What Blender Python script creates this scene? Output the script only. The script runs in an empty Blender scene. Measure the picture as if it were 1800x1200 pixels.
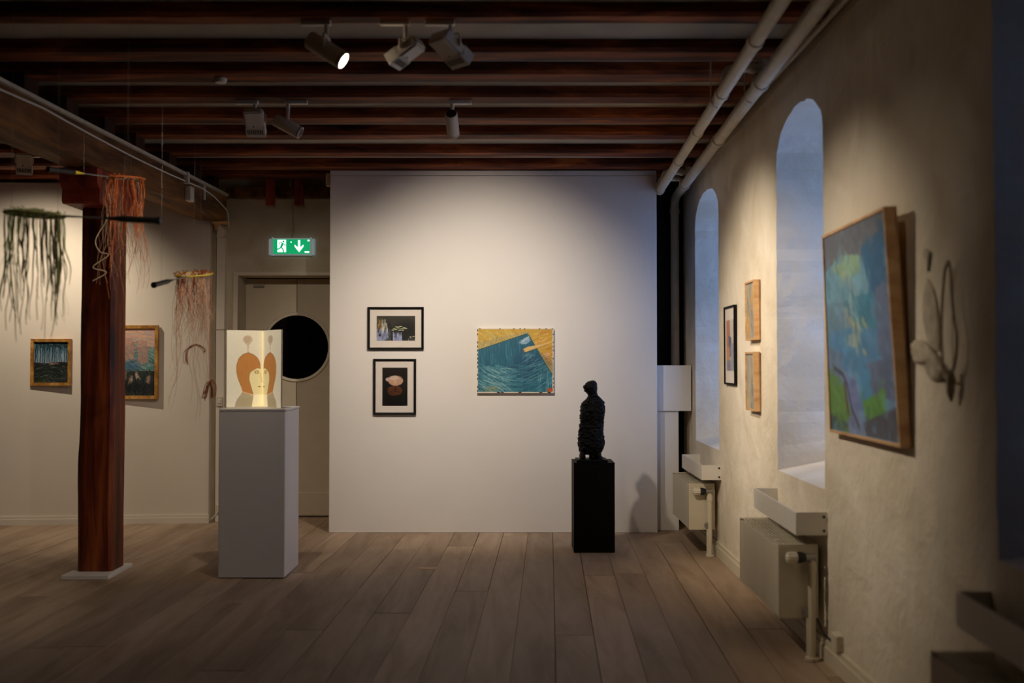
import bpy, bmesh, math, random
import numpy as np
from mathutils import Vector, Matrix, noise, Quaternion
from mathutils.geometry import tessellate_polygon

SC = bpy.context.scene
COL = SC.collection
F = 1800.0          # focal length in pixels of the 1800 px wide frame
H = 1.45            # camera height
TILT = math.atan(40 / F)

# ------------------------------------------------------------------ camera
cd = bpy.data.cameras.new('camera'); cam = bpy.data.objects.new('camera', cd); COL.objects.link(cam)
cam.location = (0, 0, H); cam.rotation_euler = (math.pi / 2 + TILT, 0, 0)
cd.sensor_fit = 'HORIZONTAL'; cd.sensor_width = 36; cd.lens = 36 * F / 1800
cd.clip_start = .05; cd.clip_end = 200
cd.dof.use_dof = True; cd.dof.focus_distance = 8.7; cd.dof.aperture_fstop = 1.5
SC.camera = cam

# ------------------------------------------------------------------ dusk sky
w = bpy.data.worlds.new('dusk_sky'); SC.world = w; w.use_nodes = True
bg = w.node_tree.nodes['Background']
bg.inputs[0].default_value = (.24, .41, .85, 1); bg.inputs[1].default_value = 3.2

# ------------------------------------------------------------------ view
vs = SC.view_settings
vs.view_transform = 'Standard'; vs.look = 'None'; vs.gamma = 1; vs.use_curve_mapping = False
vs.exposure = 0.0
SC.cycles.max_bounces = 8; SC.cycles.diffuse_bounces = 5; SC.cycles.transparent_max_bounces = 12
SC.cycles.sample_clamp_indirect = 4

WARM = (1.0, .85, .67)      # lamp colour
R = random.Random(7)

# ================================================================== helpers
def at(x, y, Y):
    """a point of the place, at distance Y, from the photograph's frame"""
    a, b = (x - 900) / F, (600 - y) / F
    dy = math.cos(TILT) - b * math.sin(TILT); dz = math.sin(TILT) + b * math.cos(TILT)
    t = Y / dy
    return Vector((a * t, Y, H + dz * t))

def srgb(c):
    return tuple(((v / 255) / 12.92 if v / 255 <= .04045 else (((v / 255) + .055) / 1.055) ** 2.4) for v in c)

def link(o, parent=None):
    COL.objects.link(o)
    if parent is not None:
        o.parent = parent
        off = parent.location if parent.type == 'EMPTY' else Vector((0, 0, 0))   # meshes are built in place
        o.matrix_parent_inverse = Matrix.Translation(-off)
    return o

def mesh(name, V, Fc, mat, parent=None, smooth=False):
    me = bpy.data.meshes.new(name); me.from_pydata([tuple(v) for v in V], [], Fc); me.update()
    if mat: me.materials.append(mat)
    if smooth: me.polygons.foreach_set('use_smooth', [True] * len(me.polygons))
    return link(bpy.data.objects.new(name, me), parent)

def tag(o, label=None, cat=None, group=None, kind=None):
    if label: o['label'] = label
    if cat: o['category'] = cat
    if group: o['group'] = group
    if kind: o['kind'] = kind
    return o

def thing(name, loc, label, cat, group=None):
    o = bpy.data.objects.new(name, None); COL.objects.link(o); o.location = loc; o.empty_display_size = .05
    return tag(o, label, cat, group)

class MB:
    def __init__(s): s.V = []; s.F = []
    def add(s, V, Fc, M=None):
        n = len(s.V)
        s.V += [(M @ Vector(v)) if M is not None else Vector(v) for v in V]
        s.F += [tuple(i + n for i in f) for f in Fc]; return s
    def box(s, x0, x1, y0, y1, z0, z1, M=None, bev=0, seg=1):
        bm = bmesh.new(); bmesh.ops.create_cube(bm, size=1)
        for v in bm.verts:
            v.co = ((x0 + x1) / 2 + v.co.x * (x1 - x0), (y0 + y1) / 2 + v.co.y * (y1 - y0), (z0 + z1) / 2 + v.co.z * (z1 - z0))
        if bev: bmesh.ops.bevel(bm, geom=bm.edges[:], offset=bev, segments=seg, affect='EDGES')
        bm.verts.index_update()
        s.add([v.co.copy() for v in bm.verts], [[v.index for v in f.verts] for f in bm.faces], M); bm.free(); return s
    def tube(s, pts, r, n=10, cap=True, M=None):
        pts = [Vector(p) for p in pts]; V = []; Fc = []
        rr = r if isinstance(r, (list, tuple)) else [r] * len(pts)
        up = None
        for i, p in enumerate(pts):
            t = (pts[min(i + 1, len(pts) - 1)] - pts[max(i - 1, 0)])
            if t.length < 1e-9: t = Vector((0, 0, 1))
            t.normalize()
            if up is None:
                up = Vector((0, 0, 1)) if abs(t.z) < .9 else Vector((1, 0, 0))
            u = (up - t * up.dot(t))
            if u.length < 1e-6: u = t.orthogonal()
            u.normalize(); up = u; v = t.cross(u)
            for k in range(n):
                a = 2 * math.pi * k / n
                V.append(p + (u * math.cos(a) + v * math.sin(a)) * rr[i])
        for i in range(len(pts) - 1):
            for k in range(n):
                Fc.append((i * n + k, i * n + (k + 1) % n, (i + 1) * n + (k + 1) % n, (i + 1) * n + k))
        if cap:
            Fc.append(tuple(reversed(range(n)))); Fc.append(tuple((len(pts) - 1) * n + k for k in range(n)))
        return s.add(V, Fc, M)
    def lathe(s, prof, n=24, M=None):           # profile [(r, z)] round local Z
        V = []; Fc = []
        for r, z in prof:
            for k in range(n):
                a = 2 * math.pi * k / n; V.append((r * math.cos(a), r * math.sin(a), z))
        for i in range(len(prof) - 1):
            for k in range(n):
                Fc.append((i * n + k, i * n + (k + 1) % n, (i + 1) * n + (k + 1) % n, (i + 1) * n + k))
        Fc.append(tuple(reversed(range(n)))); Fc.append(tuple((len(prof) - 1) * n + k for k in range(n)))
        return s.add(V, Fc, M)
    def prism(s, poly, h0, h1, axis='Z', M=None):  # polygon extruded along an axis
        n = len(poly)
        def pt(a, b, h): return {'Z': (a, b, h), 'Y': (a, h, b), 'X': (h, a, b)}[axis]
        V = [pt(a, b, h0) for a, b in poly] + [pt(a, b, h1) for a, b in poly]
        Fc = [tuple(reversed(range(n))), tuple(range(n, 2 * n))] + [(i, (i + 1) % n, (i + 1) % n + n, i + n) for i in range(n)]
        return s.add(V, Fc, M)
    def build(s, name, mat, parent=None, smooth=False, fix=True):
        o = mesh(name, s.V, s.F, mat, parent)
        if fix:
            bm = bmesh.new(); bm.from_mesh(o.data); bmesh.ops.recalc_face_normals(bm, faces=bm.faces[:]); bm.to_mesh(o.data); bm.free()
        if smooth:
            o.data.polygons.foreach_set('use_smooth', [True] * len(o.data.polygons))
            try: o.data.set_sharp_from_angle(angle=math.radians(38))
            except Exception: pass
        return o

def box(name, x0, x1, y0, y1, z0, z1, mat, parent=None, bev=0, M=None):
    return MB().box(x0, x1, y0, y1, z0, z1, M, bev).build(name, mat, parent)

# ================================================================== materials
def nt(name):
    m = bpy.data.materials.new(name); m.use_nodes = True
    t = m.node_tree; return m, t, t.nodes, t.links, t.nodes['Principled BSDF']

def plain(name, col, rough=.5, metal=0, spec=.5, nscale=0, namt=.12, bump=0, bscale=60):
    m, t, N, L, b = nt(name)
    b.inputs['Roughness'].default_value = rough; b.inputs['Metallic'].default_value = metal
    b.inputs['Specular IOR Level'].default_value = spec
    c = srgb(col)
    tc = N.new('ShaderNodeTexCoord'); n = N.new('ShaderNodeTexNoise')
    n.inputs['Scale'].default_value = nscale or 9; n.inputs['Detail'].default_value = 5
    L.new(tc.outputs['Object'], n.inputs['Vector'])
    r = N.new('ShaderNodeValToRGB'); r.color_ramp.elements[0].position = .3; r.color_ramp.elements[1].position = .7
    r.color_ramp.elements[0].color = (*[v * (1 - namt) for v in c], 1); r.color_ramp.elements[1].color = (*[min(1, v * (1 + namt * .6)) for v in c], 1)
    L.new(n.outputs['Fac'], r.inputs[0]); L.new(r.outputs[0], b.inputs['Base Color'])
    if bump:
        n2 = N.new('ShaderNodeTexNoise'); n2.inputs['Scale'].default_value = bscale; n2.inputs['Detail'].default_value = 6
        L.new(tc.outputs['Object'], n2.inputs['Vector'])
        bp = N.new('ShaderNodeBump'); bp.inputs['Strength'].default_value = bump; bp.inputs['Distance'].default_value = .02
        L.new(n2.outputs['Fac'], bp.inputs['Height']); L.new(bp.outputs[0], b.inputs['Normal'])
    return m

def wood(name, cols, scale=(3, 3, 3), rough=.6, bump=.25, rnd=True, spec=.3, det=7, knots=True):
    """streaked wood: cols = dark, mid, light; scale stretches the grain"""
    m, t, N, L, b = nt(name)
    b.inputs['Roughness'].default_value = rough; b.inputs['Specular IOR Level'].default_value = spec
    tc = N.new('ShaderNodeTexCoord'); mp = N.new('ShaderNodeMapping'); mp.inputs['Scale'].default_value = scale
    oi = N.new('ShaderNodeObjectInfo'); mul = N.new('ShaderNodeVectorMath'); mul.operation = 'SCALE'; mul.inputs[0].default_value = (31, 17, 23)
    L.new(oi.outputs['Random'], mul.inputs['Scale'])
    ad = N.new('ShaderNodeVectorMath'); L.new(tc.outputs['Object'], ad.inputs[0]); L.new(mul.outputs[0], ad.inputs[1])
    L.new(ad.outputs[0], mp.inputs['Vector'])
    n = N.new('ShaderNodeTexNoise'); n.inputs['Scale'].default_value = 1; n.inputs['Detail'].default_value = det; n.inputs['Roughness'].default_value = .62
    n.inputs['Distortion'].default_value = .6
    L.new(mp.outputs[0], n.inputs['Vector'])
    r = N.new('ShaderNodeValToRGB'); e = r.color_ramp.elements
    e[0].position = .33; e[0].color = (*srgb(cols[0]), 1); e[1].position = .68; e[1].color = (*srgb(cols[2]), 1)
    k = e.new(.5); k.color = (*srgb(cols[1]), 1)
    L.new(n.outputs['Fac'], r.inputs[0])
    out = r.outputs[0]
    if rnd:
        mm = N.new('ShaderNodeMapRange'); mm.inputs['To Min'].default_value = .82; mm.inputs['To Max'].default_value = 1.12
        L.new(oi.outputs['Random'], mm.inputs['Value'])
        hs = N.new('ShaderNodeHueSaturation'); L.new(mm.outputs[0], hs.inputs['Value']); L.new(out, hs.inputs['Color']); out = hs.outputs[0]
    L.new(out, b.inputs['Base Color'])
    bp = N.new('ShaderNodeBump'); bp.inputs['Strength'].default_value = bump; bp.inputs['Distance'].default_value = .01
    L.new(n.outputs['Fac'], bp.inputs['Height']); L.new(bp.outputs[0], b.inputs['Normal'])
    return m

def plaster(name, c0, c1, big=.35, fine=.25, rough=.9):
    m, t, N, L, b = nt(name)
    b.inputs['Roughness'].default_value = rough; b.inputs['Specular IOR Level'].default_value = .2
    tc = N.new('ShaderNodeTexCoord')
    def nz(s, d=5, dist=0):
        n = N.new('ShaderNodeTexNoise'); n.inputs['Scale'].default_value = s; n.inputs['Detail'].default_value = d; n.inputs['Distortion'].default_value = dist
        L.new(tc.outputs['Object'], n.inputs['Vector']); return n.outputs['Fac']
    r = N.new('ShaderNodeValToRGB'); r.color_ramp.elements[0].position = .35; r.color_ramp.elements[1].position = .65
    r.color_ramp.elements[0].color = (*srgb(c0), 1); r.color_ramp.elements[1].color = (*srgb(c1), 1)
    L.new(nz(2.2, 6, .8), r.inputs[0]); L.new(r.outputs[0], b.inputs['Base Color'])
    b1 = N.new('ShaderNodeBump'); b1.inputs['Strength'].default_value = big; b1.inputs['Distance'].default_value = .06; L.new(nz(5, 3, .4), b1.inputs['Height'])
    b2 = N.new('ShaderNodeBump'); b2.inputs['Strength'].default_value = fine; b2.inputs['Distance'].default_value = .012; L.new(nz(38, 5), b2.inputs['Height'])
    L.new(b1.outputs[0], b2.inputs['Normal']); L.new(b2.outputs[0], b.inputs['Normal'])
    return m

def glow(name, col, strength):
    m, t, N, L, b = nt(name)
    b.inputs['Base Color'].default_value = (*srgb(col), 1)
    b.inputs['Emission Color'].default_value = (*srgb(col), 1); b.inputs['Emission Strength'].default_value = strength
    return m

def painted(name, rough=.55, bump=.15, emit=0):
    """surface that shows the mesh's own colour attribute (a flat print or a painting)"""
    m, t, N, L, b = nt(name)
    a = N.new('ShaderNodeVertexColor'); a.layer_name = 'paint'
    b.inputs['Roughness'].default_value = rough
    L.new(a.outputs[0], b.inputs['Base Color'])
    if emit:
        L.new(a.outputs[0], b.inputs['Emission Color']); b.inputs['Emission Strength'].default_value = emit
    if bump:
        tc = N.new('ShaderNodeTexCoord'); n = N.new('ShaderNodeTexNoise'); n.inputs['Scale'].default_value = 140; n.inputs['Detail'].default_value = 3
        L.new(tc.outputs['Object'], n.inputs['Vector'])
        bp = N.new('ShaderNodeBump'); bp.inputs['Strength'].default_value = bump; bp.inputs['Distance'].default_value = .004
        L.new(n.outputs['Fac'], bp.inputs['Height']); L.new(bp.outputs[0], b.inputs['Normal'])
    return m

def glass_mat(name, tint=(1, 1, 1), gl=.08):
    m = bpy.data.materials.new(name); m.use_nodes = True; t = m.node_tree; N = t.nodes; L = t.links
    N.remove(N['Principled BSDF'])
    tr = N.new('ShaderNodeBsdfTransparent'); tr.inputs[0].default_value = (*tint, 1)
    g = N.new('ShaderNodeBsdfGlossy'); g.inputs['Roughness'].default_value = .02
    mx = N.new('ShaderNodeMixShader'); mx.inputs[0].default_value = gl
    L.new(tr.outputs[0], mx.inputs[1]); L.new(g.outputs[0], mx.inputs[2]); L.new(mx.outputs[0], N['Material Output'].inputs['Surface'])
    return m

M = {}
M['plaster'] = plaster('rough_cream_plaster', (214, 202, 180), (230, 220, 202))
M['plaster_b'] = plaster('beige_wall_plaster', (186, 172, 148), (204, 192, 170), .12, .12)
M['white_wall'] = plain('white_wall_paint', (226, 220, 213), .8, spec=.25, nscale=1.5, namt=.03, bump=.03, bscale=90)
M['cream_wall'] = plain('cream_wall_paint', (222, 212, 196), .8, spec=.25, nscale=1.5, namt=.04, bump=.03, bscale=90)
M['ceil'] = plain('aged_white_ceiling', (158, 148, 130), .9, spec=.2, nscale=4, namt=.12, bump=.1, bscale=30)
M['plank'] = wood('limed_floor_planks', ((150, 126, 103), (170, 146, 122), (182, 159, 135)), (7, .9, 5), .6, .08, True, .2)
M['gap'] = plain('dark_gap', (58, 46, 38), .9)
M['joist'] = wood('old_dark_joist', ((34, 14, 6), (96, 44, 18), (158, 84, 36)), (1.3, 9, 9), .7, .35, True, .2)
M['beam'] = wood('hewn_brown_beam', ((56, 35, 19), (110, 73, 40), (142, 98, 56)), (8, 1.2, 8), .75, .4, False, .2)
M['beam_dark'] = wood('dark_packing_wood', ((28, 15, 9), (62, 36, 20), (92, 56, 32)), (5, 3, 5), .8, .4, True, .2)
M['post'] = wood('red_brown_post', ((36, 11, 5), (106, 42, 17), (158, 82, 36)), (13, 13, .9), .45, .25, False, .4)
M['redwood'] = wood('red_stained_wood', ((96, 32, 20), (146, 56, 34), (170, 76, 48)), (9, 9, 2), .6, .25, True, .3)
M['white_metal'] = plain('white_enamel_metal', (222, 216, 204), .4, spec=.5, namt=.03)
M['cream_metal'] = plain('cream_enamel_metal', (212, 202, 178), .4, spec=.5, namt=.04)
M['pipe'] = plain('painted_cream_pipe', (196, 184, 160), .5, namt=.12, nscale=12)
M['lamp_white'] = plain('white_lamp_housing', (206, 196, 178), .5, namt=.03)
M['black'] = plain('black_plastic', (16, 15, 15), .5, namt=.1)
M['black_frame'] = plain('black_frame_wood', (16, 13, 12), .7, spec=.15, namt=.2)
M['plinth_white'] = plain('white_plinth_paint', (224, 220, 214), .6, nscale=3, namt=.02)
M['plinth_black'] = plain('black_plinth_paint', (3, 3, 4), .6, spec=.15, namt=.1)
M['bronze'] = plain('blackened_bronze', (2, 2, 3), .5, 0, .16, nscale=30, namt=.4, bump=.5, bscale=90)
M['gold'] = wood('gilded_frame', ((128, 84, 34), (172, 120, 54), (204, 156, 84)), (14, 14, 14), .4, .15, True, .5)
M['oak'] = wood('pale_oak_frame', ((190, 144, 98), (212, 168, 120), (224, 186, 140)), (5, 5, 14), .55, .1, True, .3)
M['mat'] = plain('white_mount_card', (224, 214, 204), .85, namt=.01)
M['canvas_white'] = plain('white_primed_canvas', (222, 214, 200), .85, namt=.04, bump=.1, bscale=200)
M['paint'] = painted('painted_canvas'); M['print'] = painted('printed_photo', .35, 0)
M['lightpaper'] = painted('lit_translucent_paper', .7, 0, .46)
M['strip_glow'] = glow('warm_light_strip', (255, 232, 160), .55)
M['lens'] = glow('lit_lamp_lens', (255, 232, 205), 40)
M['lens_dim'] = glow('lamp_lens', (255, 225, 190), 1.2)
M['glass'] = glass_mat('window_glass', (.92, .96, 1))
M['picglass'] = glass_mat('picture_glass', (1, 1, 1), .035)
M['darkglass'] = plain('dark_round_pane', (4, 4, 5), .08, spec=.5)
M['door'] = plain('beige_door_paint', (196, 182, 158), .6, namt=.04)
M['door_pale'] = plain('pale_door_paint', (208, 196, 176), .6, namt=.03)
M['sign_green'] = glow('exit_green', (0, 150, 92), 1.1)
M['sign_white'] = glow('exit_white', (215, 255, 236), 2.2)
M['sign_case'] = glow('edge_lit_clear_plastic', (176, 196, 198), .22)
M['steel'] = plain('steel', (150, 148, 142), .35, .8, namt=.05)
M['orange'] = plain('orange_thread', (206, 108, 42), .8, nscale=40, namt=.3)
M['rust'] = plain('rust_thread', (150, 70, 26), .8, nscale=40, namt=.3)
M['pink'] = plain('pale_pink_thread', (208, 164, 132), .8, nscale=40, namt=.2)
M['pale'] = plain('pale_thread', (214, 190, 160), .8, namt=.1)
M['green'] = plain('green_strip', (142, 164, 78), .75, nscale=30, namt=.35)
M['olive'] = plain('olive_strip', (128, 124, 72), .75, nscale=30, namt=.35)
M['brown_strip'] = plain('brown_strip', (86, 64, 46), .75, nscale=30, namt=.35)
M['yellow'] = plain('yellow_plastic', (196, 170, 40), .4)
M['nylon'] = plain('clear_nylon_line', (96, 88, 78), .4)
M['gauze'] = plain('pale_gauze', (196, 184, 162), .9, nscale=25, namt=.2, bump=.4, bscale=120)
M['gauze_dark'] = plain('brown_wire', (176, 160, 134), .7, nscale=25, namt=.2)
M['void'] = plain('unlit_depth_black', (10, 9, 9), .8)  # flat black that stands for unlit depth in gaps and recesses

# ================================================================== painter
class Paint:
    """a little painter: fills a colour grid that becomes the mesh's colour attribute"""
    def __init__(s, nx, ny, base, seed=1):
        s.nx, s.ny = nx, ny; s.rng = random.Random(seed); s.np = np.random.RandomState(seed)
        s.A = np.ones((ny, nx, 3)) * np.array(base, float)
        s.u, s.v = np.meshgrid((np.arange(nx) + .0) / (nx - 1), (np.arange(ny) + .0) / (ny - 1))
        s.asp = nx / ny
    def put(s, m, c, a=1.0):
        m = np.clip(m, 0, 1)[..., None] * a; s.A = s.A * (1 - m) + np.array(c, float) * m
    def grad(s, c0, c1, v0=0, v1=1):
        t = np.clip((s.v - v0) / (v1 - v0), 0, 1); m = ((s.v >= v0) & (s.v <= v1)).astype(float)
        col = np.array(c0) * (1 - t[..., None]) + np.array(c1) * t[..., None]
        s.A = s.A * (1 - m[..., None]) + col * m[..., None]
    def poly(s, pts, c, a=1):
        s.put(s.inside(pts), c, a)
    def inside(s, pts):
        m = np.zeros(s.u.shape, bool); n = len(pts)
        for i in range(n):
            x0, y0 = pts[i]; x1, y1 = pts[(i + 1) % n]
            if y0 == y1: continue
            c = ((y0 > s.v) != (y1 > s.v)) & (s.u < (x1 - x0) * (s.v - y0) / (y1 - y0) + x0); m ^= c
        return m.astype(float)
    def ell(s, cx, cy, rx, ry, c, a=1, soft=.15):
        d = np.sqrt(((s.u - cx) / rx) ** 2 + ((s.v - cy) / ry) ** 2); s.put((1 + soft - d) / (2 * soft), c, a)
    def line(s, x0, y0, x1, y1, wd, c, a=1, mask=None):
        i0 = max(0, int((min(x0, x1) - wd / s.asp) * (s.nx - 1))); i1 = min(s.nx, int((max(x0, x1) + wd / s.asp) * (s.nx - 1)) + 2)
        j0 = max(0, int((min(y0, y1) - wd) * (s.ny - 1))); j1 = min(s.ny, int((max(y0, y1) + wd) * (s.ny - 1)) + 2)
        if i1 <= i0 or j1 <= j0: return
        U, W = s.u[j0:j1, i0:i1], s.v[j0:j1, i0:i1]
        dx, dy = (x1 - x0) * s.asp, (y1 - y0); L2 = dx * dx + dy * dy + 1e-9
        t = np.clip(((U - x0) * s.asp * dx + (W - y0) * dy) / L2, 0, 1)
        d = np.hypot((U - x0) * s.asp - t * dx, (W - y0) - t * dy)
        m = np.clip((wd - d) / (wd * .5), 0, 1) * a
        if mask is not None: m = m * mask[j0:j1, i0:i1]
        m = m[..., None]; s.A[j0:j1, i0:i1] = s.A[j0:j1, i0:i1] * (1 - m) + np.array(c, float) * m
    def path(s, pts, wd, c, a=1, mask=None):
        for p, q in zip(pts, pts[1:]): s.line(*p, *q, wd, c, a, mask)
    def strokes(s, n, box, ang, ln, wd, cols, a=.6, mask=None, jit=.3):
        for _ in range(n):
            x = s.rng.uniform(box[0], box[2]); y = s.rng.uniform(box[1], box[3])
            g = (ang(x, y) if callable(ang) else ang) + s.rng.uniform(-jit, jit); l = ln * s.rng.uniform(.5, 1.3)
            c = s.rng.choice(cols)
            s.line(x, y, x + math.cos(g) * l / s.asp, y + math.sin(g) * l, wd * s.rng.uniform(.6, 1.4), c, a * s.rng.uniform(.5, 1), mask)
    def noise(s, amt):
        s.A = s.A * (1 + (s.np.rand(s.ny, s.nx, 1) - .5) * 2 * amt)
    def lin(s):
        c = np.clip(s.A, 0, 255) / 255
        return np.where(c <= .04045, c / 12.92, ((c + .055) / 1.055) ** 2.4)

def picture_mesh(name, P, corners, mat, parent):
    """colour grid stretched over four corners: top-left, top-right, bottom-right, bottom-left"""
    tl, tr, br, bl = [Vector(c) for c in corners]; nx, ny = P.nx, P.ny
    V = []
    for j in range(ny):
        v = j / (ny - 1); a = tl.lerp(bl, v); b = tr.lerp(br, v)
        for i in range(nx): V.append(a.lerp(b, i / (nx - 1)))
    Fc = [(j * nx + i, (j + 1) * nx + i, (j + 1) * nx + i + 1, j * nx + i + 1) for j in range(ny - 1) for i in range(nx - 1)]
    o = mesh(name, V, Fc, mat, parent)
    ca = o.data.color_attributes.new('paint', 'FLOAT_COLOR', 'POINT')
    L = P.lin().reshape(-1, 3); buf = np.ones((len(L), 4), np.float32); buf[:, :3] = L
    ca.data.foreach_set('color', buf.ravel())
    return o

# ================================================================== the setting
JB = 3.13      # underside of the joists
CZ = 3.197     # ceiling between them
AX = .0361     # the boards and pipes run a little off the line of sight
def WX(Y): return 1.5037 + .00833 * Y      # face of the right wall

# ---- floor
floor = box('floor', -6.6, 2.3, -2.2, 10.4, -.12, -.03, M['gap']); tag(floor, 'bare limed floor of long planks', kind='structure')
rp = random.Random(3)
k = -36
while k < 8:
    y0 = -2.1 - rp.uniform(0, 2.5)
    while y0 < 9.9:
        y1 = y0 + rp.uniform(3.2, 5.4)
        a, b = max(y0, -2.1), min(y1, 9.95)
        if b - a > .2:
            g = .0008 + rp.choice((0, 0, .0005, .0018)); dz = rp.uniform(-.0015, .0015)
            def X(kk, yy): return .347 + kk * .21 + AX * (yy - 8.79)
            xs = [(X(k, a) + g, a + .0015), (X(k + 1, a) - g, a + .0015), (X(k + 1, b) - g, b - .0015), (X(k, b) + g, b - .0015)]
            e = .0012
            mb = MB(); cx = sum(p[0] for p in xs) / 4; cy = sum(p[1] for p in xs) / 4
            top = [(p[0] + (e if p[0] < cx + AX * (p[1] - cy) else -e), p[1] + (e if p[1] < cy else -e)) for p in xs]
            V = [(p[0], p[1], -.03) for p in xs] + [(p[0], p[1], dz - e) for p in xs] + [(p[0], p[1], dz) for p in top]
            Fc = [(8, 9, 10, 11)] + [(i, (i + 1) % 4, (i + 1) % 4 + 4, i + 4) for i in range(4)] + [(i + 4, (i + 1) % 4 + 4, (i + 1) % 4 + 8, i + 8) for i in range(4)]
            mesh('plank', V, Fc, M['plank'], floor)
        y0 = y1
    k += 1
p = at(751, 997, 7.31)
box('repair_strip', p.x - .066, p.x + .066, 7.285, 7.33, -.001, .0035, M['oak'], floor)

# ---- ceiling and joists
ceil = box('ceiling', -6.6, 2.3, -2.2, 10.4, CZ, CZ + .12, M['ceil']); tag(ceil, 'aged white boards between dark timber joists', kind='structure')
JO = [(4.90, 5.04), (5.46, 5.66), (5.88, 6.08), (6.39, 6.59), (6.93, 7.13), (7.44, 7.64), (8.08, 8.28), (8.64, 8.84), (9.14, 9.30)]
yb = 4.9
while yb > -1.8:
    yb -= .36 + .02 * math.sin(yb * 7); JO.append((yb - .19, yb)); yb -= .19
for ji, (a, b) in enumerate(JO):
    n = 70; V = []; Fc = []
    for i in range(n + 1):
        x = -6.55 + (8.08 + .0) * i / n
        q = lambda s: noise.noise((x * .9, ji * 7.3, s)) * .012 + noise.noise((x * 4, ji * 3.1, s + 9)) * .004
        tilt = -.0 * x
        V += [(x, a + q(0), CZ + .01), (x, a + q(1), JB + .018 + q(2) * .6), (x, a + .02 + q(1), JB + q(3) * .5), (x, b - .02 + q(4), JB + q(5) * .5), (x, b + q(4), JB + .018 + q(6) * .6), (x, b + q(7), CZ + .01)]
    for i in range(n):
        for c in range(5): Fc.append((i * 6 + c, i * 6 + c + 1, i * 6 + 7 + c, i * 6 + 6 + c))
    mesh('joist', V, Fc, M['joist'], ceil, smooth=False)

# ---- right wall with three deep arched windows
WIN = [(7.76, 8.80, .80), (5.07, 6.00, .832), (2.27, 3.24, .832)]
def arch(y0, y1, z0, zs, rise, seed):
    r = random.Random(seed); pts = []
    n = 26
    def jit(): return r.uniform(-.006, .006)
    for i in range(n + 1): pts.append((y0 + jit(), z0 + (zs - z0) * i / n))
    m = 22; c = (y0 + y1) / 2; hw = (y1 - y0) / 2
    for i in range(1, m): t = math.pi * i / m; pts.append((c - hw * math.cos(t) + jit(), zs + rise * math.sin(t) ** .85 + jit()))
    for i in range(n + 1): pts.append((y1 + jit(), zs + (z0 - zs) * i / n))
    return pts
TH = .62
outer = [(-2.2, -.05), (9.7, -.05), (9.7, 3.25), (-2.2, 3.25)]
holes = [arch(a, b, z, 2.60, .26, i + 5) for i, (a, b, z) in enumerate(WIN)]
loops = [outer] + holes
flat = [p for l in loops for p in l]
tri = tessellate_polygon([[Vector((p[0], p[1], 0)) for p in l] for l in loops])
nv = len(flat)
def outz(p, li):
    if li == 0: return p[1]
    z0 = WIN[li - 1][2]; return p[1] + max(0, .13 * (1 - (p[1] - z0) / .35))
V = [(WX(y), y, z) for y, z in flat]
idx = 0; loopidx = []
for li, l in enumerate(loops):
    loopidx.append(list(range(idx, idx + len(l)))); idx += len(l)
V += [(WX(p[0]) + TH, p[0], outz(p, li)) for li, l in enumerate(loops) for p in l]
Fc = [tuple(t) for t in tri] + [tuple(i + nv for i in reversed(t)) for t in tri]
for l in loopidx:
    for i in range(len(l)): a, b = l[i], l[(i + 1) % len(l)]; Fc.append((a, b, b + nv, a + nv))
wr = mesh('wall_right', V, Fc, M['plaster']); tag(wr, 'rough cream plaster wall with deep arched windows', kind='structure')
bm = bmesh.new(); bm.from_mesh(wr.data); bmesh.ops.recalc_face_normals(bm, faces=bm.faces[:]); bm.to_mesh(wr.data); bm.free()

WLAB = ['arched window recess behind the farthest radiator', 'arched window recess beside the two small oak framed pictures', 'arched window recess nearest the viewer']
for i, (a, b, z) in enumerate(WIN):
    X = WX((a + b) / 2) + .46; c = (a + b) / 2; hw = (b - a) / 2
    fr = MB(); out = [(a - .02, z + .05)] + [(c - (hw + .02) * math.cos(math.pi * j / 20), 2.60 + .28 * math.sin(math.pi * j / 20)) for j in range(21)] + [(b + .02, z + .05)]
    inn = [(a + .06, z + .20)] + [(c - (hw - .06) * math.cos(math.pi * j / 20), 2.60 + .20 * math.sin(math.pi * j / 20)) for j in range(21)] + [(b - .06, z + .20)]
    n = len(out)
    for x0 in (X, X + .05):
        pass
    Vf = [(X, *p) for p in out] + [(X, *p) for p in inn] + [(X + .05, *p) for p in out] + [(X + .05, *p) for p in inn]
    Ff = []
    for j in range(n):
        q = (j + 1) % n
        Ff += [(j, q, n + q, n + j), (2 * n + j, 3 * n + j, 3 * n + q, 2 * n + q), (j, 2 * n + j, 2 * n + q, q), (n + j, n + q, 3 * n + q, 3 * n + j)]
    wf = mesh('window_%d' % (i + 1), Vf, Ff, M['white_metal']); tag(wf, WLAB[i], kind='structure')
    box('mullion', X, X + .045, c - .025, c + .025, z + .12, 2.83, M['white_metal'], wf)
    rows = [z + .20, z + .62, z + 1.06, z + 1.50, 2.60]
    for zz in rows[1:]: box('glazing_bar', X + .005, X + .04, a + .05, b - .05, zz - .014, zz + .014, M['white_metal'], wf)
    for r0, r1 in zip(rows, rows[1:]):
        for s0, s1 in ((a + .05, c), (c, b - .05)): box('pane', X + .02, X + .025, s0, s1, r0, r1, M['glass'], wf)
    for sgn in (-1, 1):
        pts = [(c, 2.60)] + [(c + sgn * (hw - .05) * math.sin(math.pi / 2 * j / 8), 2.60 + .21 * math.cos(math.pi / 2 * j / 8)) for j in range(9)]
        MB().prism(pts, X + .02, X + .025, 'X').build('pane', M['glass'], wf)

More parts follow.
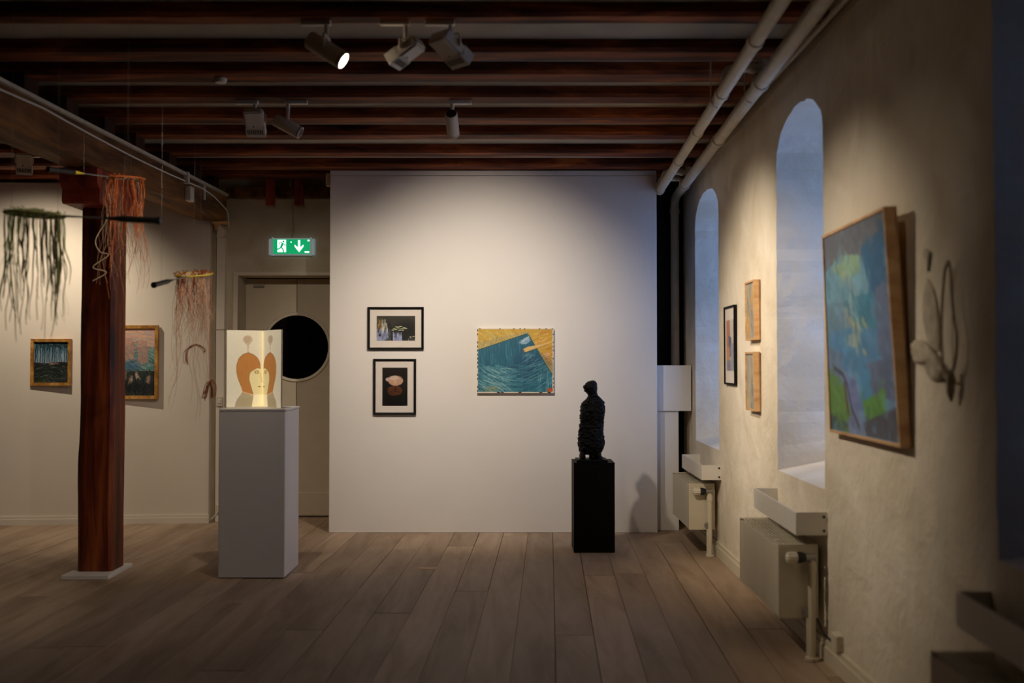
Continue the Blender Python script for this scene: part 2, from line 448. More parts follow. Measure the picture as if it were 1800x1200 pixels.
# unseen boards added outside the nearest window to keep its recess dark
wf = bpy.data.objects['window_3']; a, b, z = WIN[2]
for s0, s1 in ((a - .04, (a + b) / 2 - .03), ((a + b) / 2 + .03, b + .04)):
    nb = 4
    for i in range(nb):
        y0, y1 = s0 + (s1 - s0) * i / nb, s0 + (s1 - s0) * (i + 1) / nb
        box('shade_board', WX(a) + TH + .02, WX(a) + TH + .045, y0 + .002, y1 - .002, z - .05, 2.95, M['beam_dark'], wf, .002)

# baseboard of the right wall, two steps
for (y0, y1) in ((-2.1, 8.95),):
    mb = MB()
    for (t, z0, z1) in ((.022, 0, .075), (.014, .075, .105)):
        V = [(WX(y0) + .01, y0, z0), (WX(y0) - t, y0, z0), (WX(y0) - t, y0, z1), (WX(y0) + .01, y0, z1)]
        V += [(WX(y1) + .01, y1, z0), (WX(y1) - t, y1, z0), (WX(y1) - t, y1, z1), (WX(y1) + .01, y1, z1)]
        mb.add(V, [(0, 1, 2, 3), (7, 6, 5, 4), (0, 4, 5, 1), (1, 5, 6, 2), (2, 6, 7, 3)])
    bo = mb.build('baseboard_right', M['cream_metal']); tag(bo, 'stepped cream baseboard along the plaster wall', kind='structure')

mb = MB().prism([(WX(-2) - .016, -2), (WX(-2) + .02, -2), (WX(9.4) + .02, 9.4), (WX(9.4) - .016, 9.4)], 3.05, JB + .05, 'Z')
tag(mb.build('shade_strip', M['plaster_b']), 'beige strip standing for the shadow band along the top of the plaster wall', kind='structure')  # shadow band under the ceiling, put in as a darker strip

# ---- panel wall in the middle
PY = 8.85
PX0, PX1 = at(579, 640, PY).x, at(1155, 640, PY).x
wc = box('wall_center', PX0, PX1, PY, PY + .22, 0, 3.085, M['white_wall'], bev=.004); tag(wc, 'free standing white display wall', kind='structure')
box('top_strip', PX0 + .002, PX1 - .002, PY - .003, PY + .1, 3.088, JB - .002, M['white_wall'], wc)

# ---- back wall with the recessed door
BY = 9.49
DX0, DX1, DZ = -2.54, -1.56, 2.272
wb = MB().box(-6.6, DX0, BY, BY + .5, -.05, 3.25).box(DX1, 2.2, BY, BY + .5, -.05, 3.25).box(DX0, DX1, BY, BY + .5, DZ, 3.25).build('wall_back', M['plaster_b'])
tag(wb, 'beige plaster wall around the recessed door', kind='structure')
tr = MB().box(-2.585, DX0, BY - .018, BY + .01, 0, 2.30, bev=.004).box(DX1, DX1 + .045, BY - .018, BY + .01, 0, 2.30, bev=.004).box(-2.585, DX1 + .045, BY - .02, BY + .01, DZ, 2.305, bev=.004).build('trim_1', M['door_pale'])
tag(tr, 'pale moulding framing the recessed door', kind='structure')
dr = bpy.data.objects.new('door_1', None); COL.objects.link(dr); dr.location = (-2.05, 9.75, 0); tag(dr, 'beige double door with one round dark window', kind='structure')
cx, cz, cr = -2.05, 1.6125, .303
for sgn in (-1, 1):
    # each leaf: a slab with half of the round opening cut away
    pts = [(cx + sgn * .003, .01), (cx + sgn * .487, .01), (cx + sgn * .487, DZ - .01), (cx + sgn * .003, DZ - .01)]
    pts += [(cx + sgn * max(.003, (cr + .01) * math.sin(math.pi * j / 24)), cz + (cr + .01) * math.cos(math.pi * j / 24)) for j in range(25)]
    MB().prism(pts, 9.75, 9.79, 'Y').build('door_leaf', M['door'], dr)
    box('bottom_rail', *sorted((cx + sgn * .006, cx + sgn * .484)), 9.742, 9.752, .02, .235, M['door'], dr, .002)
n = 64
ring = MB(); V = []; Fc = []
for (r, y) in ((cr, 9.752), (cr, 9.735), (cr + .022, 9.73), (cr + .033, 9.75)):
    V += [(cx + r * math.cos(2 * math.pi * j / n), y, cz + r * math.sin(2 * math.pi * j / n)) for j in range(n)]
for i in range(3):
    for j in range(n): Fc.append((i * n + j, i * n + (j + 1) % n, (i + 1) * n + (j + 1) % n, (i + 1) * n + j))
ring.add(V, Fc).build('window_ring', M['door_pale'], dr, smooth=True)
MB().lathe([(cr + .012, -.004), (cr + .012, .004)], 64, Matrix.Translation((cx, 9.765, cz)) @ Matrix.Rotation(math.pi / 2, 4, 'X')).build('round_pane', M['darkglass'], dr)
box('door_closer', -2.46, -2.36, 9.72, 9.75, 2.185, 2.20, M['steel'], dr)
box('wall_void', -2.7, -1.4, 9.86, 9.9, 0, 2.4, M['void'], dr).name = 'backing'

# ---- left wall board, a little askew
def LY(x): return 9.40 + .0757 * (x + 2.778)
def left_prism(x0, x1, z0, z1, d0, d1):
    return MB().prism([(x0, LY(x0) - d1), (x1, LY(x1) - d1), (x1, LY(x1) - d0), (x0, LY(x0) - d0)], z0, z1, 'Z')
wl = left_prism(-6.6, -2.778, 0, 3.10, -.07, 0).build('wall_left', M['cream_wall']); tag(wl, 'pale cream wall board behind the post', kind='structure')
mb = left_prism(-6.6, -2.77, 0, .052, 0, .02); b2 = left_prism(-6.6, -2.772, .052, .078, 0, .012); mb.add(b2.V, b2.F)
tag(mb.build('baseboard_left', M['cream_wall']), 'stepped pale baseboard under the cream wall', kind='structure')

# ---- outer shell that closes the room
tag(box('wall_far_left', -6.8, -6.55, -2.3, 10.2, -.1, 3.3, M['beam_dark']), 'side wall of the room', kind='structure')
tag(box('wall_front', -6.7, 2.4, -2.4, -2.15, -.1, 3.3, M['beam_dark']), 'wall behind the viewer', kind='structure')

# ---- timber on the back wall above the door
pl = box('trim_2', -2.64, PX0 - .01, BY - .12, BY - .001, 2.985, 3.075, M['beam']); tag(pl, 'dark wall plate above the door', kind='structure')
tag(box('trim_3', -2.64, PX0 - .01, BY - .03, BY - .001, 2.968, 2.983, M['pipe']), 'pale strip under the wall plate', kind='structure')
for x in (474.5, 525):
    p = at(x, 361, BY - .16); q = at(x, 306, BY - .16)
    o = box('hanging_timber', p.x - .04, p.x + .04, BY - .165, BY - .121, p.z, JB + .01, M['redwood'], bev=.003)
    tag(o, 'short red stained timber hanging above the exit sign, ' + ('left one' if x < 500 else 'right one'), 'timber', 'red timbers above the exit sign')
# black sheet standing in for the unlit opening behind the panel's right end
dk = box('gap_shade_sheet', PX1 - .2, WX(9.4) + .01, 9.44, 9.48, 0, 3.19, M['void']); tag(dk, 'black sheet standing in for the darkness at the back of the narrow gap', kind='structure')

# ================================================================== big beam, post
def BX(Y): return -2.61 - .047 * (9.4 - Y)          # right face of the beam
BZ0, BZ1 = 2.763, 3.0
bt = thing('ceiling_beam', (BX(6), 6, BZ0), 'massive hewn brown beam running under the joists on the post', 'beam')
ny = 60; V = []; Fc = []
for i in range(ny + 1):
    Y = -2.1 + (9.33 + 2.1) * i / ny
    q = lambda s: noise.noise((Y * 1.1, s * 5.0, 2)) * .010 + noise.noise((Y * 5, s * 3.0, 7)) * .003
    x1 = BX(Y); x0 = x1 - .27
    V += [(x1 + q(0), Y, BZ1), (x1 + q(1), Y, BZ0 + .02 + q(2)), (x1 - .02 + q(1), Y, BZ0 + q(3)), (x0 + .02, Y, BZ0 + q(4)), (x0 + q(5), Y, BZ0 + .02), (x0 + q(6), Y, BZ1)]
for i in range(ny):
    for c in range(6): Fc.append((i * 6 + c, i * 6 + (c + 1) % 6, i * 6 + 6 + (c + 1) % 6, i * 6 + 6 + c))
Fc += [tuple(range(6)), tuple(reversed(range(ny * 6, ny * 6 + 6)))]
mb = MB().add(V, Fc); mb.build('timber', M['beam'], bt)
for (a, b) in JO:                                       # packing blocks that carry the joists
    c = (a + b) / 2
    if c < .5: continue
    x1 = BX(c) - .05
    box('packing_block', x1 - .2, x1, a + .01, b - .01, BZ1 - .002, JB + .02, M['beam_dark'], bt, .004)
ys = [(-2.1 + .4 * i) for i in range(29)]
V = []; 
a0, a1 = -2.0, 9.32
mb = MB().prism([(BX(a0) + .001, a0), (BX(a0) + .026, a0), (BX(a1) + .026, a1), (BX(a1) + .001, a1)], 2.982, 3.004, 'Z')
o = mb.build('cable_trunking', M['pipe']); tag(o, 'long pale cable trunking along the top of the beam', 'trunking')
pts = []
for i in range(60):
    Y = 3.0 + 6.3 * i / 59
    pts.append((BX(Y) + .014, Y, 2.955 - .03 * abs(math.sin(Y * 1.05)) - .09 * max(0, (Y - 8.6) / .7) ** 1.5))
pts += [(BX(9.3) + .02, 9.34, 2.80), (BX(9.3) + .02, 9.36, 2.70)]
tag(MB().tube(pts, .006, 6).build('white_cable', M['white_metal'], smooth=True), 'thin white cable sagging along the face of the beam', 'cable')
jb = thing('junction_box', (BX(8.35), 8.35, 2.86), 'small cream junction box screwed to the beam face', 'box')
p = at(333, 341, 8.35)
box('case', BX(8.35) - .005, BX(8.35) + .045, 8.31, 8.40, p.z - .06, p.z + .06, M['cream_metal'], jb, .006)
box('clip', BX(8.3) - .005, BX(8.3) + .038, 8.27, 8.31, p.z + .075, p.z + .17, M['cream_metal'], jb, .004)
tag(box('cable_strap', BX(8.75) - .004, BX(8.75) + .012, 8.74, 8.758, 2.86, 2.99, M['white_metal'], bev=.002), 'small white strap tacked across the beam face', 'strap')

# post with base plate and carved bolster
pt = thing('timber_post', (-2.87, 7.17, 0), 'red brown timber post standing in front of the cream wall', 'post')
n = 40; V = []; Fc = []
PXa, PXb, PYa, PYb = -2.985, -2.745, 7.05, 7.29
for i in range(n + 1):
    z = .03 + (2.53 - .03) * i / n; sh = .012 * z / 2.5
    q = lambda s: noise.noise((z * 1.4, s * 9.0, 4)) * .012 + noise.noise((z * 6, s * 4.0, 1)) * .003
    wv = .010 * math.exp(-((z - .75) / .25) ** 2)
    xa, xb = PXa + sh + q(0) * .6 - wv, PXb + q(1) * .5
    c = .022
    V += [(xa + c, PYa, z), (xb - c, PYa, z), (xb, PYa + c + q(2), z), (xb, PYb - c, z), (xb - c, PYb, z), (xa + c, PYb, z), (xa, PYb - c, z), (xa, PYa + c, z)]
for i in range(n):
    for c in range(8): Fc.append((i * 8 + c, i * 8 + (c + 1) % 8, i * 8 + 8 + (c + 1) % 8, i * 8 + 8 + c))
MB().add(V, Fc + [tuple(reversed(range(8))), tuple(range(n * 8, n * 8 + 8))]).build('shaft', M['post'], pt)
box('base_plate', -3.035, -2.715, 6.92, 7.36, .001, .03, M['white_wall'], pt, .003)
prof = [(6.80, 2.761), (6.80, 2.69), (6.805, 2.665), (6.825, 2.64), (6.85, 2.625), (6.85, 2.60), (6.845, 2.598), (6.845, 2.545), (6.86, 2.529), (7.50, 2.529), (7.515, 2.545), (7.515, 2.60), (7.51, 2.625), (7.535, 2.64), (7.555, 2.665), (7.56, 2.69), (7.56, 2.761)]
MB().prism(prof, -3.02, -2.765, 'X').build('bolster', M['redwood'], pt)

# ================================================================== heating pipes
def axis_pts(p0, slope, Ys, z): return [(p0[0] + slope * (Y - p0[1]), Y, z) for Y in Ys]
def coupling(P, d, r, l, parent, name='coupling', mat='pipe'):
    d = Vector(d).normalized(); P = Vector(P)
    return MB().tube([P - d * l / 2, P - d * l * .35, P + d * l * .35, P + d * l / 2], [r * .96, r, r, r * .96], 14).build(name, M[mat], parent, True)
def P1(Y): return Vector((1.27 - .0355 * (8.8 - Y), Y, 2.94))
def P2(Y): return Vector((1.467 - .0374 * (8.8 - Y), Y, 2.966))
h1 = thing('heating_pipe', P1(8.8), 'cream heating pipe ending at the corner of the white display wall', 'pipe', 'overhead heating pipes')
MB().tube([P1(0), P1(3), P1(6), P1(8.72), P1(8.8) + Vector((0, 0, .012)), P1(8.84) + Vector((0, 0, .04))], .034, 14).build('run', M['pipe'], h1, True)
MB().tube([P1(8.80), P1(8.80) + Vector((0, 0, .07)), P1(8.80) + Vector((.01, 0, .10)), P1(8.80) + Vector((.05, .0, .12)), P1(8.8) + Vector((.18, 0, .12))], .024, 12).build('end_loop', M['pipe'], h1, True)
for Y in (4.7, 5.62, 6.55, 7.5, 8.74): coupling(P1(Y), (AX, 1, 0), .040, .06, h1)
h2 = thing('heating_pipe', P2(8.8), 'thicker cream heating pipe that turns down into the dark gap', 'pipe', 'overhead heating pipes')
e = P2(9.28)
MB().tube([P2(0), P2(3), P2(6), P2(9.2), e + Vector((0, .0, -.01)), e + Vector((0, .04, -.05)), e + Vector((0, .045, -.11)), e + Vector((0, .045, -.8)), (e.x, e.y + .045, 1.443)], .039, 14).build('run', M['pipe'], h2, True)
for Y in (5.5, 6.9, 8.62): coupling(P2(Y), (AX, 1, 0), .047, .06, h2)
coupling(e + Vector((0, .045, -.12)), (0, 0, 1), .046, .05, h2)
# bridge loops between the two runs
for Y, up, lab in ((5.47, .10, 'cream pipe bridge between the two overhead pipes near the lens side'), (8.45, .10, 'cream pipe bridge between the two overhead pipes by the display wall')):
    a, b = P1(Y) + Vector((0, 0, .03)), P2(Y) + Vector((0, 0, .03))
    br = thing('pipe_bridge', a, lab, 'pipe', 'pipe bridges')
    top = P1(Y).z + up
    pts = [a, (a.x, Y, top - .03), (a.x + .008, Y, top - .01), (a.x + .03, Y, top), (b.x + .01, Y, top)]
    MB().tube(pts, .023, 12).build('elbow_pipe', M['pipe'], br, True)
    MB().tube([(b.x + .005, Y, top + .045), (b.x + .005, Y, P2(Y).z)], .025, 12).build('riser', M['pipe'], br, True)
    coupling((b.x - .05, Y, top), (1, 0, 0), .029, .03, br); coupling((a.x, Y, top - .06), (0, 0, 1), .029, .025, br)
Y = 8.62
a, b = P1(Y), P2(Y)
br = thing('pipe_bridge', a, 'lowest cream pipe bridge next to the top corner of the display wall', 'pipe', 'pipe bridges')
MB().tube([a + Vector((.02, 0, .03)), (a.x + .02, Y, a.z + .06), (a.x + .05, Y, a.z + .075), (b.x - .05, Y, a.z + .075), (b.x - .02, Y, a.z + .06), (b.x - .02, Y, b.z)], .020, 12).build('elbow_pipe', M['pipe'], br, True)
coupling((b.x - .02, Y, a.z + .045), (0, 0, 1), .028, .04, br)
# pipe hangers
for Y, dx, lab in ((5.75, 0, 'thin wire hanger holding the left overhead pipe'), (5.75, 1, 'thin wire hanger holding the right overhead pipe')):
    c = P2(Y) if dx else P1(Y)
    tag(MB().tube([(c.x - .04, Y, JB + .05), (c.x - .04, Y, c.z), (c.x - .025, Y, c.z - .035), (c.x, Y, c.z - .045)], .004, 6).build('pipe_hanger', M['pipe'], smooth=True), lab, 'hanger', 'wire pipe hangers')
pts = [(WX(Y) - .05 - .008 * math.sin(Y * 1.3), Y, 3.085 + .004 * math.sin(Y * 2.1)) for Y in [i * .35 for i in range(27)]]
tag(MB().tube(pts, .013, 8).build('thin_pipe', M['pipe'], smooth=True), 'thin cream pipe along the top of the plaster wall beside the thick pipe', 'pipe')

# ================================================================== white casings in the gap
cs = thing('duct_casing', (1.4, 8.97, 0), 'white board casing filling the gap right of the display wall', 'casing')
box('lower_case', PX1 + .002, 1.457, 8.97, 9.40, .001, 1.04, M['white_wall'], cs, .002)
box('upper_case', PX1 + .002, 1.565, 8.95, 9.38, 1.042, 1.44, M['white_wall'], cs, .002)

# ================================================================== radiators and window trays
def radiator(Yn, Yf, zt, zb, lab, pipeY):
    xf = lambda Y: WX(Y) - .225; xb = lambda Y: WX(Y) - .03
    t = thing('radiator', (WX((Yn + Yf) / 2) - .12, (Yn + Yf) / 2, 0), lab, 'radiator', 'cream panel radiators under the windows')
    c = lambda d0, d1, z0, z1, y0=Yn, y1=Yf: MB().prism([(WX(y0) - d1, y0), (WX(y0) - d0, y0), (WX(y1) - d0, y1), (WX(y1) - d1, y1)], z0, z1, 'Z')
    c(.205, .225, zb, zt - .012).build('front_panel', M['cream_metal'], t)
    c(.03, .045, zb, zt - .02).build('back_panel', M['cream_metal'], t)
    c(.045, .205, zb + .02, zt - .10, Yn + .03, Yf - .03).build('core', M['void'], t)
    c(.03, .226, zb - .004, zt, Yn - .004, Yn + .012).build('side_panel', M['cream_metal'], t)
    c(.03, .226, zb - .004, zt, Yf - .012, Yf + .004).build('side_panel', M['cream_metal'], t)
    mb = MB()
    for d in np.arange(.036, .225, .019):
        b = c(d, d + .0085, zt - .0025, zt, Yn + .012, Yf - .012); mb.add(b.V, b.F)
    nb = 6
    for i in range(nb + 1):
        y = Yn + .012 + (Yf - Yn - .036) * i / nb; b = c(.03, .226, zt - .006, zt - .003, y, y + .012); mb.add(b.V, b.F)
    tag(mb.build('top_grille', M['cream_metal'], t), kind='stuff')
    # valve, thermostat head and feed pipe at the near end
    px = WX(pipeY) - .075; zv = zt - .055
    MB().tube([(px, pipeY, .004), (px, pipeY, zv - .02), (px - .002, pipeY, zv - .004), (px - .012, pipeY, zv)], .018, 14).build('feed_pipe', M['cream_metal'], t, True)
    MB().tube([(px, pipeY, .002), (px, pipeY, .016)], .034, 16).build('floor_ring', M['cream_metal'], t, True)
    MB().tube([(px, pipeY, zv - .07), (px, pipeY, zv - .03)], .024, 14).build('collar', M['cream_metal'], t, True)
    MB().tube([(px + .015, pipeY, zv), (px - .03, pipeY, zv)], .022, 12).build('valve_body', M['steel'], t, True)
    MB().tube([(px + .0, pipeY, zv), (px + .0, Yn + .02, zv)], .016, 12).build('valve_spur', M['steel'], t, True)
    MB().tube([(px - .03, pipeY, zv), (px - .05, pipeY, zv), (px - .07, pipeY, zv)], [.02, .027, .027], 14).build('valve_collar', M['black'], t, True)
    hd = MB().tube([(px - .07, pipeY, zv), (px - .075, pipeY, zv), (px - .118, pipeY, zv), (px - .125, pipeY, zv)], [.022, .026, .024, .016], 18)
    th = hd.build('thermostat_head', M['white_metal'], t, True)
    rb = MB()
    for k in range(10):
        a = 2 * math.pi * k / 10
        rb.box(px - .121, px - .076, -.003, .003, .0235, .0285, Matrix.Translation((0, pipeY, zv)) @ Matrix.Rotation(a, 4, 'X'))
    tag(rb.build('grip_rib', M['cream_metal'], th), kind='stuff')
    MB().tube([(WX(Yn) - .09, Yn - .05, zb + .03), (WX(Yn) - .09, Yn + .01, zb + .03)], .022, 14).build('lower_valve', M['steel'], t, True)
    MB().tube([(WX(Yn) - .09, Yn - .035, zb + .03), (WX(Yn) - .09, Yn - .035, .005)], .010, 10).build('return_pipe', M['cream_metal'], t, True)
    for yy in (Yn + .15, Yf - .15): box('wall_bracket', WX(yy) - .035, WX(yy) + .01, yy - .02, yy + .02, zb + .05, zt - .06, M['cream_metal'], t)
    return t
radiator(7.80, 8.62, .545, .20, 'cream radiator below the farthest window beside the white casing', 7.76)
radiator(5.10, 5.99, .5575, .198, 'cream radiator in the middle with ribbed thermostat, beside two oak pictures', 5.05)
radiator(2.30, 3.21, .5575, .198, 'dark shadowed radiator in the lower right corner nearest the viewer', 2.25)

def tray(Yn, Yf, zt, zb, dn, df, lab):
    t = thing('window_tray', (WX(Yn), Yn, zb), lab, 'ledge', 'white metal trays under the windows')
    T = .006
    A, B = (WX(Yn) - dn, Yn), (WX(Yf) - df, Yf)
    MB().prism([A, (A[0] + T, Yn), (B[0] + T, Yf), B], zb, zt, 'Z').build('front_panel', M['white_metal'], t)
    box('side_panel', A[0], WX(Yn) + .004, Yn - T, Yn, zb, zt, M['white_metal'], t)
    box('side_panel', B[0], WX(Yf) + .004, Yf, Yf + T, zb, zt, M['white_metal'], t)
    MB().prism([(A[0] + T, Yn), (WX(Yn) + .004, Yn), (WX(Yf) + .004, Yf), (B[0] + T, Yf)], zb, zb + .005, 'Z').build('floor_panel', M['white_metal'], t)
    for zz in (zb + .022, zt - .022):
        MB().tube([(WX(Yn) - .018, Yn - T - .005, zz), (WX(Yn) - .018, Yn - T + .001, zz)], .007, 10).build('screw', M['black'], t)
tray(7.69, 8.60, .695, .584, .148, .150, 'white metal tray below the farthest window')
tray(5.04, 6.01, .725, .613, .155, .137, 'white metal tray over the middle radiator')
tray(2.26, 3.29, .725, .613, .155, .110, 'dark shadowed metal tray in the right corner nearest the viewer')
p = at(1466, 1130, 4.8)
sb = thing('wall_socket', (WX(4.85), 4.85, .1), 'small cream socket box above the baseboard near the middle radiator', 'socket')
box('case', WX(4.85) - .035, WX(4.85) + .002, 4.80, 4.88, .107, .185, M['cream_metal'], sb, .005)
MB().tube([(WX(4.9) - .02, 4.88, .13), (WX(5) - .03, 5.0, .14), (WX(5.1) - .03, 5.15, .2)], .005, 8).build('lead', M['black'], sb, True)

# ================================================================== plinths
wp = thing('white_plinth', (-1.77, 7.19, 0), 'tall white plinth carrying the glowing folded drawing', 'plinth')
WP0, WP1, WPY0, WPY1, WPZ = at(383, 1015, 6.96).x, at(500, 1015, 6.96).x, 6.96, 7.41, 1.148
box('body', WP0, WP1, WPY0, WPY1, .006, WPZ - .016, M['plinth_white'], wp, .004)
box('top_slab', WP0 + .001, WP1 + .006, WPY0 - .002, WPY1 + .002, WPZ - .015, WPZ, M['plinth_white'], wp, .003)
box('toe', WP0 + .015, WP1 - .015, WPY0 + .015, WPY1 - .015, 0, .006, M['gap'], wp)
bp = thing('black_plinth', (.637, 8.07, 0), 'black plinth carrying the dark robed statue', 'plinth')
BP0, BP1, BPZ = at(1009, 970, 7.91).x, at(1081, 970, 7.91).x, .692
box('body', BP0, BP1, 7.91, 8.226, 0, BPZ - .011, M['plinth_black'], bp, .003)
box('top_slab', BP0 - .001, BP1 + .001, 7.909, 8.227, BPZ - .01, BPZ, M['plinth_black'], bp, .002)

# ================================================================== statue
SY = 8.05
st = thing('statue', (.62, SY, BPZ), 'dark lumpy robed figure looking down to the left', 'statue')
q0 = at(1012.5, 800, SY); q1 = at(1066.5, 800, SY)
box('base_plate', q0.x, q1.x, SY - .11, SY + .11, BPZ, BPZ + .018, M['bronze'], st, .003)
rows = [(62, 312, 322), (68, 275, 345), (80, 245, 357), (100, 225, 368), (130, 206, 373), (150, 193, 375), (168, 192, 375), (182, 204, 373), (200, 208, 372), (225, 226, 370), (250, 248, 376), (270, 253, 396), (290, 236, 412), (320, 206, 436), (350, 180, 460), (400, 156, 475), (450, 150, 478), (500, 150, 470), (550, 146, 463), (600, 148, 458), (650, 143, 455), (700, 138, 450), (750, 126, 452), (800, 124, 462), (850, 127, 468), (900, 124, 468), (950, 124, 456), (985, 132, 440), (1015, 150, 424), (1035, 160, 415)]
def cpt(cx, cy): return at(1000 + cx / 7.5, 660 + cy / 7.5, SY)
NZ, NA = 110, 56
ys = np.linspace(62, 1035, NZ); xl = np.interp(ys, [r[0] for r in rows], [r[1] for r in rows]); xr = np.interp(ys, [r[0] for r in rows], [r[2] for r in rows])
V = []; Fc = []
for i in range(NZ):
    a, b = cpt(xl[i], ys[i]), cpt(xr[i], ys[i]); c = (a + b) / 2; rx = (b.x - a.x) / 2
    body = ys[i] > 270
    ry = rx * (.78 if body else .95)
    cyo = 0 if body else -.006
    for j in range(NA):
        t = 2 * math.pi * j / NA; d = Vector((math.cos(t), math.sin(t), 0))
        # the robe is built up of small clay lumps, the head is smoother
        s = 1 if body else .35
        pp = Vector((c.x + d.x * rx, SY + d.y * ry, c.z))
        w1 = noise.cell(pp * 55) * .004 + noise.noise(pp * 48) * .008 + noise.noise(pp * 120) * .007
        fold = .010 * max(0, math.sin(3 * t + 4 * c.z)) * s * (1 if body else 0) * (1 if ys[i] < 900 else .5)
        arm = .012 * math.exp(-((math.sin(t) + .75) / .3) ** 2) * math.exp(-((ys[i] - 480) / 90) ** 2)
        V.append(pp + d * ((w1 * s - fold * .5 * abs(d.y)) + arm) )
for i in range(NZ - 1):
    for j in range(NA): Fc.append((i * NA + j, i * NA + (j + 1) % NA, (i + 1) * NA + (j + 1) % NA, (i + 1) * NA + j))
Fc += [tuple(range(NA)), tuple(reversed(range((NZ - 1) * NA, NZ * NA)))]
fig = MB().add(V, Fc)
def lump(x0, x1, y0, y1, dy, ry, seed):
    a, b = cpt(x0, (y0 + y1) / 2), cpt(x1, (y0 + y1) / 2); zt, zb = cpt(0, y0).z, cpt(0, y1).z
    V = []; Fc = []; n, m = 12, 18
    for i in range(n + 1):
        ph = math.pi * i / n
        for j in range(m):
            t = 2 * math.pi * j / m
            v = Vector(((a.x + b.x) / 2 + (b.x - a.x) / 2 * math.sin(ph) * math.cos(t), SY + dy + ry * math.sin(ph) * math.sin(t), (zt + zb) / 2 + (zt - zb) / 2 * math.cos(ph)))
            v += Vector((noise.noise(v * 60), noise.noise(v * 60 + Vector((9, 0, 0))), 0)) * .005; v.z = max(v.z, BPZ + .017); V.append(v)
    for i in range(n):
        for j in range(m): Fc.append((i * m + j, i * m + (j + 1) % m, (i + 1) * m + (j + 1) % m, (i + 1) * m + j))
    fig.add(V, Fc)
lump(135, 218, 985, 1135, -.03, .05, 1); lump(262, 362, 980, 1145, 0, .055, 2); lump(360, 452, 1050, 1130, -.04, .055, 3); lump(345, 428, 985, 1110, -.01, .045, 4)
lump(186, 240, 118, 182, -.02, .028, 5)      # brim of the hair over the brow
lump(200, 226, 178, 212, -.03, .012, 6)      # nose
lump(268, 372, 66, 215, .015, .055, 7)       # bun of hair at the back
fig.build('figure', M['bronze'], st, smooth=True)

# ================================================================== glowing folded drawing on the white plinth
fd = thing('folded_drawing', (-1.72, 7.2, WPZ), 'glowing folded paper with mirrored drawing of a brown hooded head', 'drawing')
zt, zb = 1.688, WPZ + .002
A = at(397.5, 640, 7.13); B = at(461.5, 640, 7.24); C = at(495, 640, 7.01)
A.z = B.z = C.z = 0
up = Vector((0, 0, 1))
def hood(nx, mirror, seed):
    P = Paint(nx, 190, (212, 200, 172), seed); f = (lambda u: 1 - u) if mirror else (lambda u: u)
    def E(cx, cy, rx, ry, c, a=1, soft=.06): P.ell(f(cx), cy, rx, ry, c, a, soft)
    def PL(pts, c, a=1): P.poly([(f(x), y) for x, y in pts], c, a)
    def LN(pts, wd, c, a=1): P.path([(f(x), y) for x, y in pts], wd, c, a)
    br = (176, 116, 58); ln = (120, 74, 34); fc = (222, 206, 152)
    E(.586, .12, .13, .055, (186, 162, 132)); PL([(.47, .14), (.70, .14), (.62, .20), (.605, .30), (.585, .30), (.575, .20)], (188, 166, 136))
    for k in range(14): LN([(.49 + .012 * k, .08 + .004 * (k % 3)), (.52 + .008 * k, .16)], .003, (164, 138, 110), .5)
    hood_o = [(.61, .29), (.74, .315), (.84, .35), (.91, .40), (.935, .45), (.94, .50), (.86, .49), (.74, .52), (.66, .55), (.632, .60), (.64, .66), (.69, .74), (.75, .84), (.45, .80), (.40, .72), (.32, .62), (.283, .54), (.285, .45), (.34, .37), (.44, .32), (.53, .30)]
    PL(hood_o, br)
    for k in range(30):
        x = .32 + .02 * k; PL([(x, .4 + .08 * math.sin(k * 1.7)), (x + .03, .42 + .08 * math.sin(k * 1.7)), (x + .05, .56 + .1 * math.cos(k)), (x + .03, .56 + .1 * math.cos(k))], (162, 100, 46) if k % 2 else (192, 134, 74), .22 if x < .62 else 0)
    PL([(.45, .80), (.75, .85), (.73, .92), (.71, 1), (.25, 1), (.27, .94), (.36, .87)], (168, 152, 118))
    for k in range(24):
        x = .27 + .019 * k; LN([(x, .99), (x + .03, .88)], .003, (138, 122, 92), .5)
    PL([(.86, .49), (1, .50), (1, .84), (.76, .84), (.69, .74), (.64, .66), (.632, .60), (.66, .55), (.74, .52)], fc)
    PL([(.76, .84), (1, .84), (1, 1), (.71, 1), (.73, .92)], (240, 226, 182))
    LN(hood_o[14:] + [hood_o[0]], .004, ln, .9); LN(hood_o[:6], .004, ln, .9); LN(hood_o[5:13], .003, ln, .7)
    LN([(.45, .80), (.60, .82), (.75, .855)], .006, (216, 168, 118)); LN([(.45, .81), (.36, .87), (.27, .94), (.25, 1)], .003, ln, .7)
    E(.84, .55, .06, .018, (158, 120, 48)); E(.84, .55, .026, .012, (236, 218, 154)); E(.845, .55, .010, .007, (92, 62, 22))
    LN([(.76, .535), (.84, .522), (.91, .535)], .003, (128, 88, 32))
    LN([(.93, .55), (.955, .61), (.985, .645), (.98, .665), (.94, .67)], .003, (150, 112, 48), .9)
    E(.915, .735, .03, .009, (160, 124, 66)); LN([(.88, .735), (.96, .735)], .003, (112, 78, 34))
    P.noise(.03); return P
T = .004
